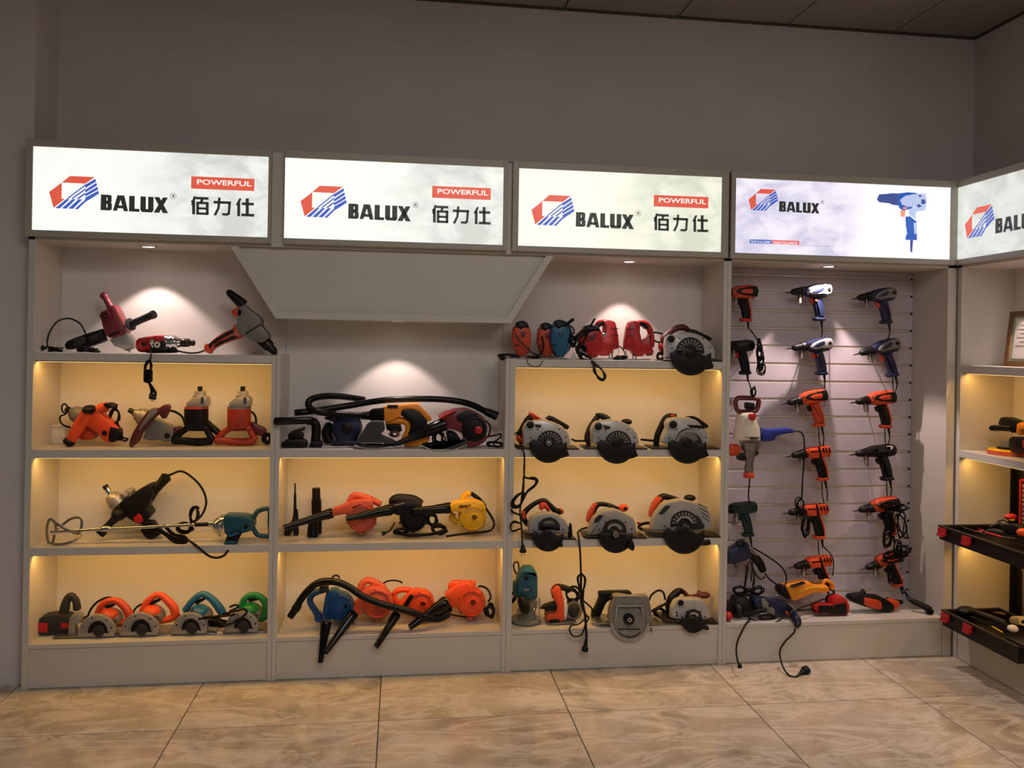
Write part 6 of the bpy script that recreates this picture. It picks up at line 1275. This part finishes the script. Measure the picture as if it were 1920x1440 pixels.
# open tool cases
CASE = mat('case_black_plastic', '15120d', .45); CRED = mat('latch_red', 'a81a20', .4)
def case(label, z0, xf, ya, L, wdt, h, latches, items, lid_h, tools, lidlean=0.):
    """open case, tray from Y=ya towards the viewer for L metres, front edge X=xf, width wdt into the shelf; lid upright at the back"""
    e = Thing('tool_case', label, 'tool case', (1850, 1000), X4, plane='X'); e.root.location = (xf, ya, z0); e.org = Vector((xf, ya, z0))
    tr = e.p('tray', CASE); y0, y1 = ya-L, ya; x0, x1 = xf, xf+wdt; w = .007
    tr.wbox(x0, x1, y0, y1, z0, z0+.006)
    tr.wbox(x0, x0+w, y0, y1, z0+.0061, z0+h); tr.wbox(x1-w, x1, y0, y1, z0+.0061, z0+h); tr.wbox(x0+w, x1-w, y1-w, y1, z0+.0061, z0+h); tr.wbox(x0+w, x1-w, y0, y0+w, z0+.0061, z0+h)
    rim = e.p('rim', mat('case_rim', '2c2820', .4)); rim.wbox(x0-.006, x0+.008, y0-.006, y1+.006, z0+h, z0+h+.007); rim.wbox(x1-.008, x1+.004, y0-.006, y1+.006, z0+h, z0+h+.007); rim.wbox(x0+.0081, x1-.0081, y1-.008, y1+.006, z0+h, z0+h+.007)
    ins = e.p('insert', BLK); ins.wbox(x0+w, x1-w, y0+w, y1-w, z0+.0065, z0+h*.45)
    for yy in latches:
        q = e.p('latch', CRED, label='red latch'); q.wbox(x0-.016, x0-.0062, yy-.028, yy+.028, z0+h-.034, z0+h-.002); q.wbox(x0-.024, x0-.0161, yy-.024, yy+.024, z0+h-.042, z0+h-.030)
    lid = e.p('lid', CASE, label='upright black lid'); lx = x1+.004
    lid.wbox(lx+.03, lx+.036, y0, y1-.06, z0+.01, z0+lid_h); lid.wbox(lx, lx+.0299, y1-.067, y1-.06, z0+.01, z0+lid_h); lid.wbox(lx, lx+.0299, y0, y1-.068, z0+lid_h-.007, z0+lid_h)
    for q in e.parts: q.V = [Vector(v) for v in q.V]
    for nm, mm, lst in tools:
        q = e.p(nm, mm)
        for args in lst: q.wbox(*args)
    e.done(None); return e
xa = 4.262
case('open black tool case with red latches on the upper right shelf', ZS[3], xa, -.10, .62, .325, .062, (-.135, -.31),
     None, .36, [('socket_rail', CRED, [(4.588, 4.60, -.235, -.225, .70, .93), (4.588, 4.60, -.30, -.235, .925, .935), (4.588, 4.60, -.30, -.235, .70, .712)]),
                 ('sockets', CHROME, [(4.585, 4.60, -.27, -.25, .72+.022*k, .735+.022*k) for k in range(9)])])
case('open black tool case with bulging tools on the bottom right shelf', ZS[4], xa+.02, -.105, .5, .305, .07, (-.14, -.30),
     None, .36, [('spanner', STEEL, [(4.582, 4.592, -.275, -.262, .25, .50), (4.582, 4.592, -.285, -.255, .50, .525), (4.582, 4.592, -.31, -.30, .43, .53)])])
def small(name, label, cat, parts_, D, rest=None, plane='X', c=(0, 0), group='tools in the open cases'):
    t = Thing(name, label, cat, c, D, group, plane)
    parts_(t); t.done(rest); return t
fr(1760, 960, 12.)
zc = ZS[3]+.03
def f_(t):
    t.p('cap', RED).el((1620, 110), 85, 75, .03, 4.50); t.p('band', YEL).la((1620, 150), (1620, 180), [(0, 86), (1, 84)], 4.50); t.p('shaft', BLK).la((1620, 180), (1610, 330), [(0, 50), (1, 60)], 4.50)
small('grip_tool', 'red capped tool with a yellow band standing in the upper open case', 'tool', f_, 4.5, c=(1620, 200))
def f_(t): t.p('handle', RED).tu([(1050, 465, 4.33), (1180, 495, 4.33), (1400, 560, 4.33)], 26, n=8, D=4.33); t.p('tip', CHROME).la((1400, 555), (1700, 590), [(0, 12), (1, 9)], 4.33)
small('screwdriver', 'red handled screwdriver lying in the front of the upper open case', 'screwdriver', f_, 4.33, c=(1200, 500))
def f_(t): t.p('pipe', CHROME).tu([(1150, 330, 4.42), (1400, 250, 4.42), (1700, 330, 4.42)], 22, n=8, D=4.42); t.p('sleeve', BLK).tu([(1280, 300, 4.43), (1340, 220, 4.44), (1460, 180, 4.46), (1560, 260, 4.46)], 18, n=8, D=4.42); t.p('body', BLK).pf([(1380, 300), (1560, 250), (1820, 330), (1850, 480), (1500, 520), (1400, 440)], .05, 4.44)
small('glue_gun', 'black tool with steel fittings lying in the upper open case', 'tool', f_, 4.42, c=(1500, 380))
def f_(t): t.p('cap', BORG).el((1890, 460), 70, 95, .03, 4.36)
small('knob', 'orange knob at the picture edge in the upper open case', 'tool', f_, 4.36, c=(1890, 460))
def f_(t):
    t.p('handle_left', RED).tu([(1000, 420, 4.46), (900, 395, 4.47), (760, 380, 4.48)], 20, n=8, D=4.46); t.p('handle_right', RED).tu([(1000, 430, 4.45), (920, 440, 4.44), (800, 440, 4.43)], 20, n=8, D=4.46); t.p('jaws', STEEL).pf([(990, 405), (1090, 415), (1130, 432), (1090, 445), (990, 445)], .012, 4.455)
small('pliers', 'red handled pliers lying at the back left of the upper open case', 'pliers', f_, 4.46, c=(950, 420))
def f_(t): t.p('shaft', STEEL).tu([(560, 350, 4.36), (800, 420, 4.36), (1050, 500, 4.35)], 9, n=8, D=4.36); t.p('grip', BLK).tu([(420, 320, 4.37), (500, 335, 4.365), (570, 355, 4.36)], 24, n=8, D=4.36)
small('screwdriver', 'black handled screwdriver behind the red latches of the upper open case', 'screwdriver', f_, 4.36, c=(700, 390))
def f_(t): t.p('body', DGREY).la((1150, 420), (1450, 470), [(0, 40), (.3, 62), (.7, 60), (1, 40)], 4.38, n=12); t.p('ring', CHROME).la((1120, 414), (1150, 420), [(0, 28), (1, 34)], 4.38, n=12)
small('ratchet', 'dark ratchet with chrome ring in the middle of the upper open case', 'tool', f_, 4.38, c=(1300, 440))
fr(1770, 1110, 11.08)
def f_(t): t.p('jaw', DGREY).pf([(640, 430), (760, 470), (900, 560), (880, 600), (740, 540), (640, 480)], .02, 4.40); t.p('handle', BLK).tu([(560, 520, 4.36), (720, 590, 4.36), (900, 690, 4.36)], 26, n=8, D=4.36)
small('wrench', 'dark wrench lying in the front of the lower open case', 'wrench', f_, 4.38, c=(760, 540))
def f_(t): t.p('body', BLK).el((470, 400), 160, 105, .05, 4.40); t.p('arm', DGREY).tu([(560, 400, 4.40), (800, 470, 4.38), (1050, 560, 4.37), (1250, 640, 4.36)], 55, n=10, D=4.4)
small('drill_in_case', 'black drill lying in the lower open case', 'power tool', f_, 4.4, c=(500, 420))
def f_(t): t.p('roll', mat('tan_tape', 'b5a070', .6)).la((1430, 600), (1640, 600), [(0, 80), (.1, 95), (1, 95)], 4.40); t.p('core', BLK).di((1620, 620), 40, .02, 4.36)
small('tape_roll', 'tan tape roll in the lower open case near the picture edge', 'tape', f_, 4.4, c=(1500, 600))
def f_(t): t.p('stripe', YEL).pf([(965, 712), (1000, 700), (1225, 840), (1180, 852)], .008, 4.34); t.p('blade_case', BLK).pf([(900, 640), (1000, 640), (1300, 800), (1260, 860), (1150, 840)], .02, 4.36)
small('utility_knife', 'black knife with a bright yellow stripe in the lower open case', 'knife', f_, 4.35, c=(1080, 780))
def f_(t): t.p('end', CREAM).el((1430, 760), 90, 72, .025, 4.36, rot=20); t.p('stem', DGREY).tu([(1150, 600, 4.37), (1300, 690, 4.37), (1390, 740, 4.36)], 40, n=8, D=4.37)
small('mallet', 'cream ended tool in the lower open case', 'tool', f_, 4.36, c=(1400, 740))
def f_(t): t.p('blade', WOOD).pf([(960, 430), (1040, 405), (1200, 425), (1240, 480), (1160, 490), (1050, 450)], .015, 4.46)
small('brown_grip', 'brown tool grip at the back of the lower open case', 'tool', f_, 4.46, c=(1100, 450))
# third small case sticking out at the picture edge
t = Thing('tool_box', 'small dark box with a white label sticking out at the lower right edge', 'box', (1400, 1100), 4.30, plane='X')
v = at_x(1770+1300/11.08, 1110+960/11.08, 4.33)
t.p('box_body', mat('dark_brown_plastic', '1e160e', .4)).wbox(4.33, 4.55, v.y-.3, v.y, v.z-.055, v.z); t.p('label_sticker', WHT).wbox(4.3285, 4.3299, v.y-.075, v.y-.045, v.z-.05, v.z-.012); t.p('rim', DGREY).wbox(4.324, 4.555, v.y-.305, v.y+.005, v.z+.0003, v.z+.006)
t.done(None); print('box z', v.z, v.y)
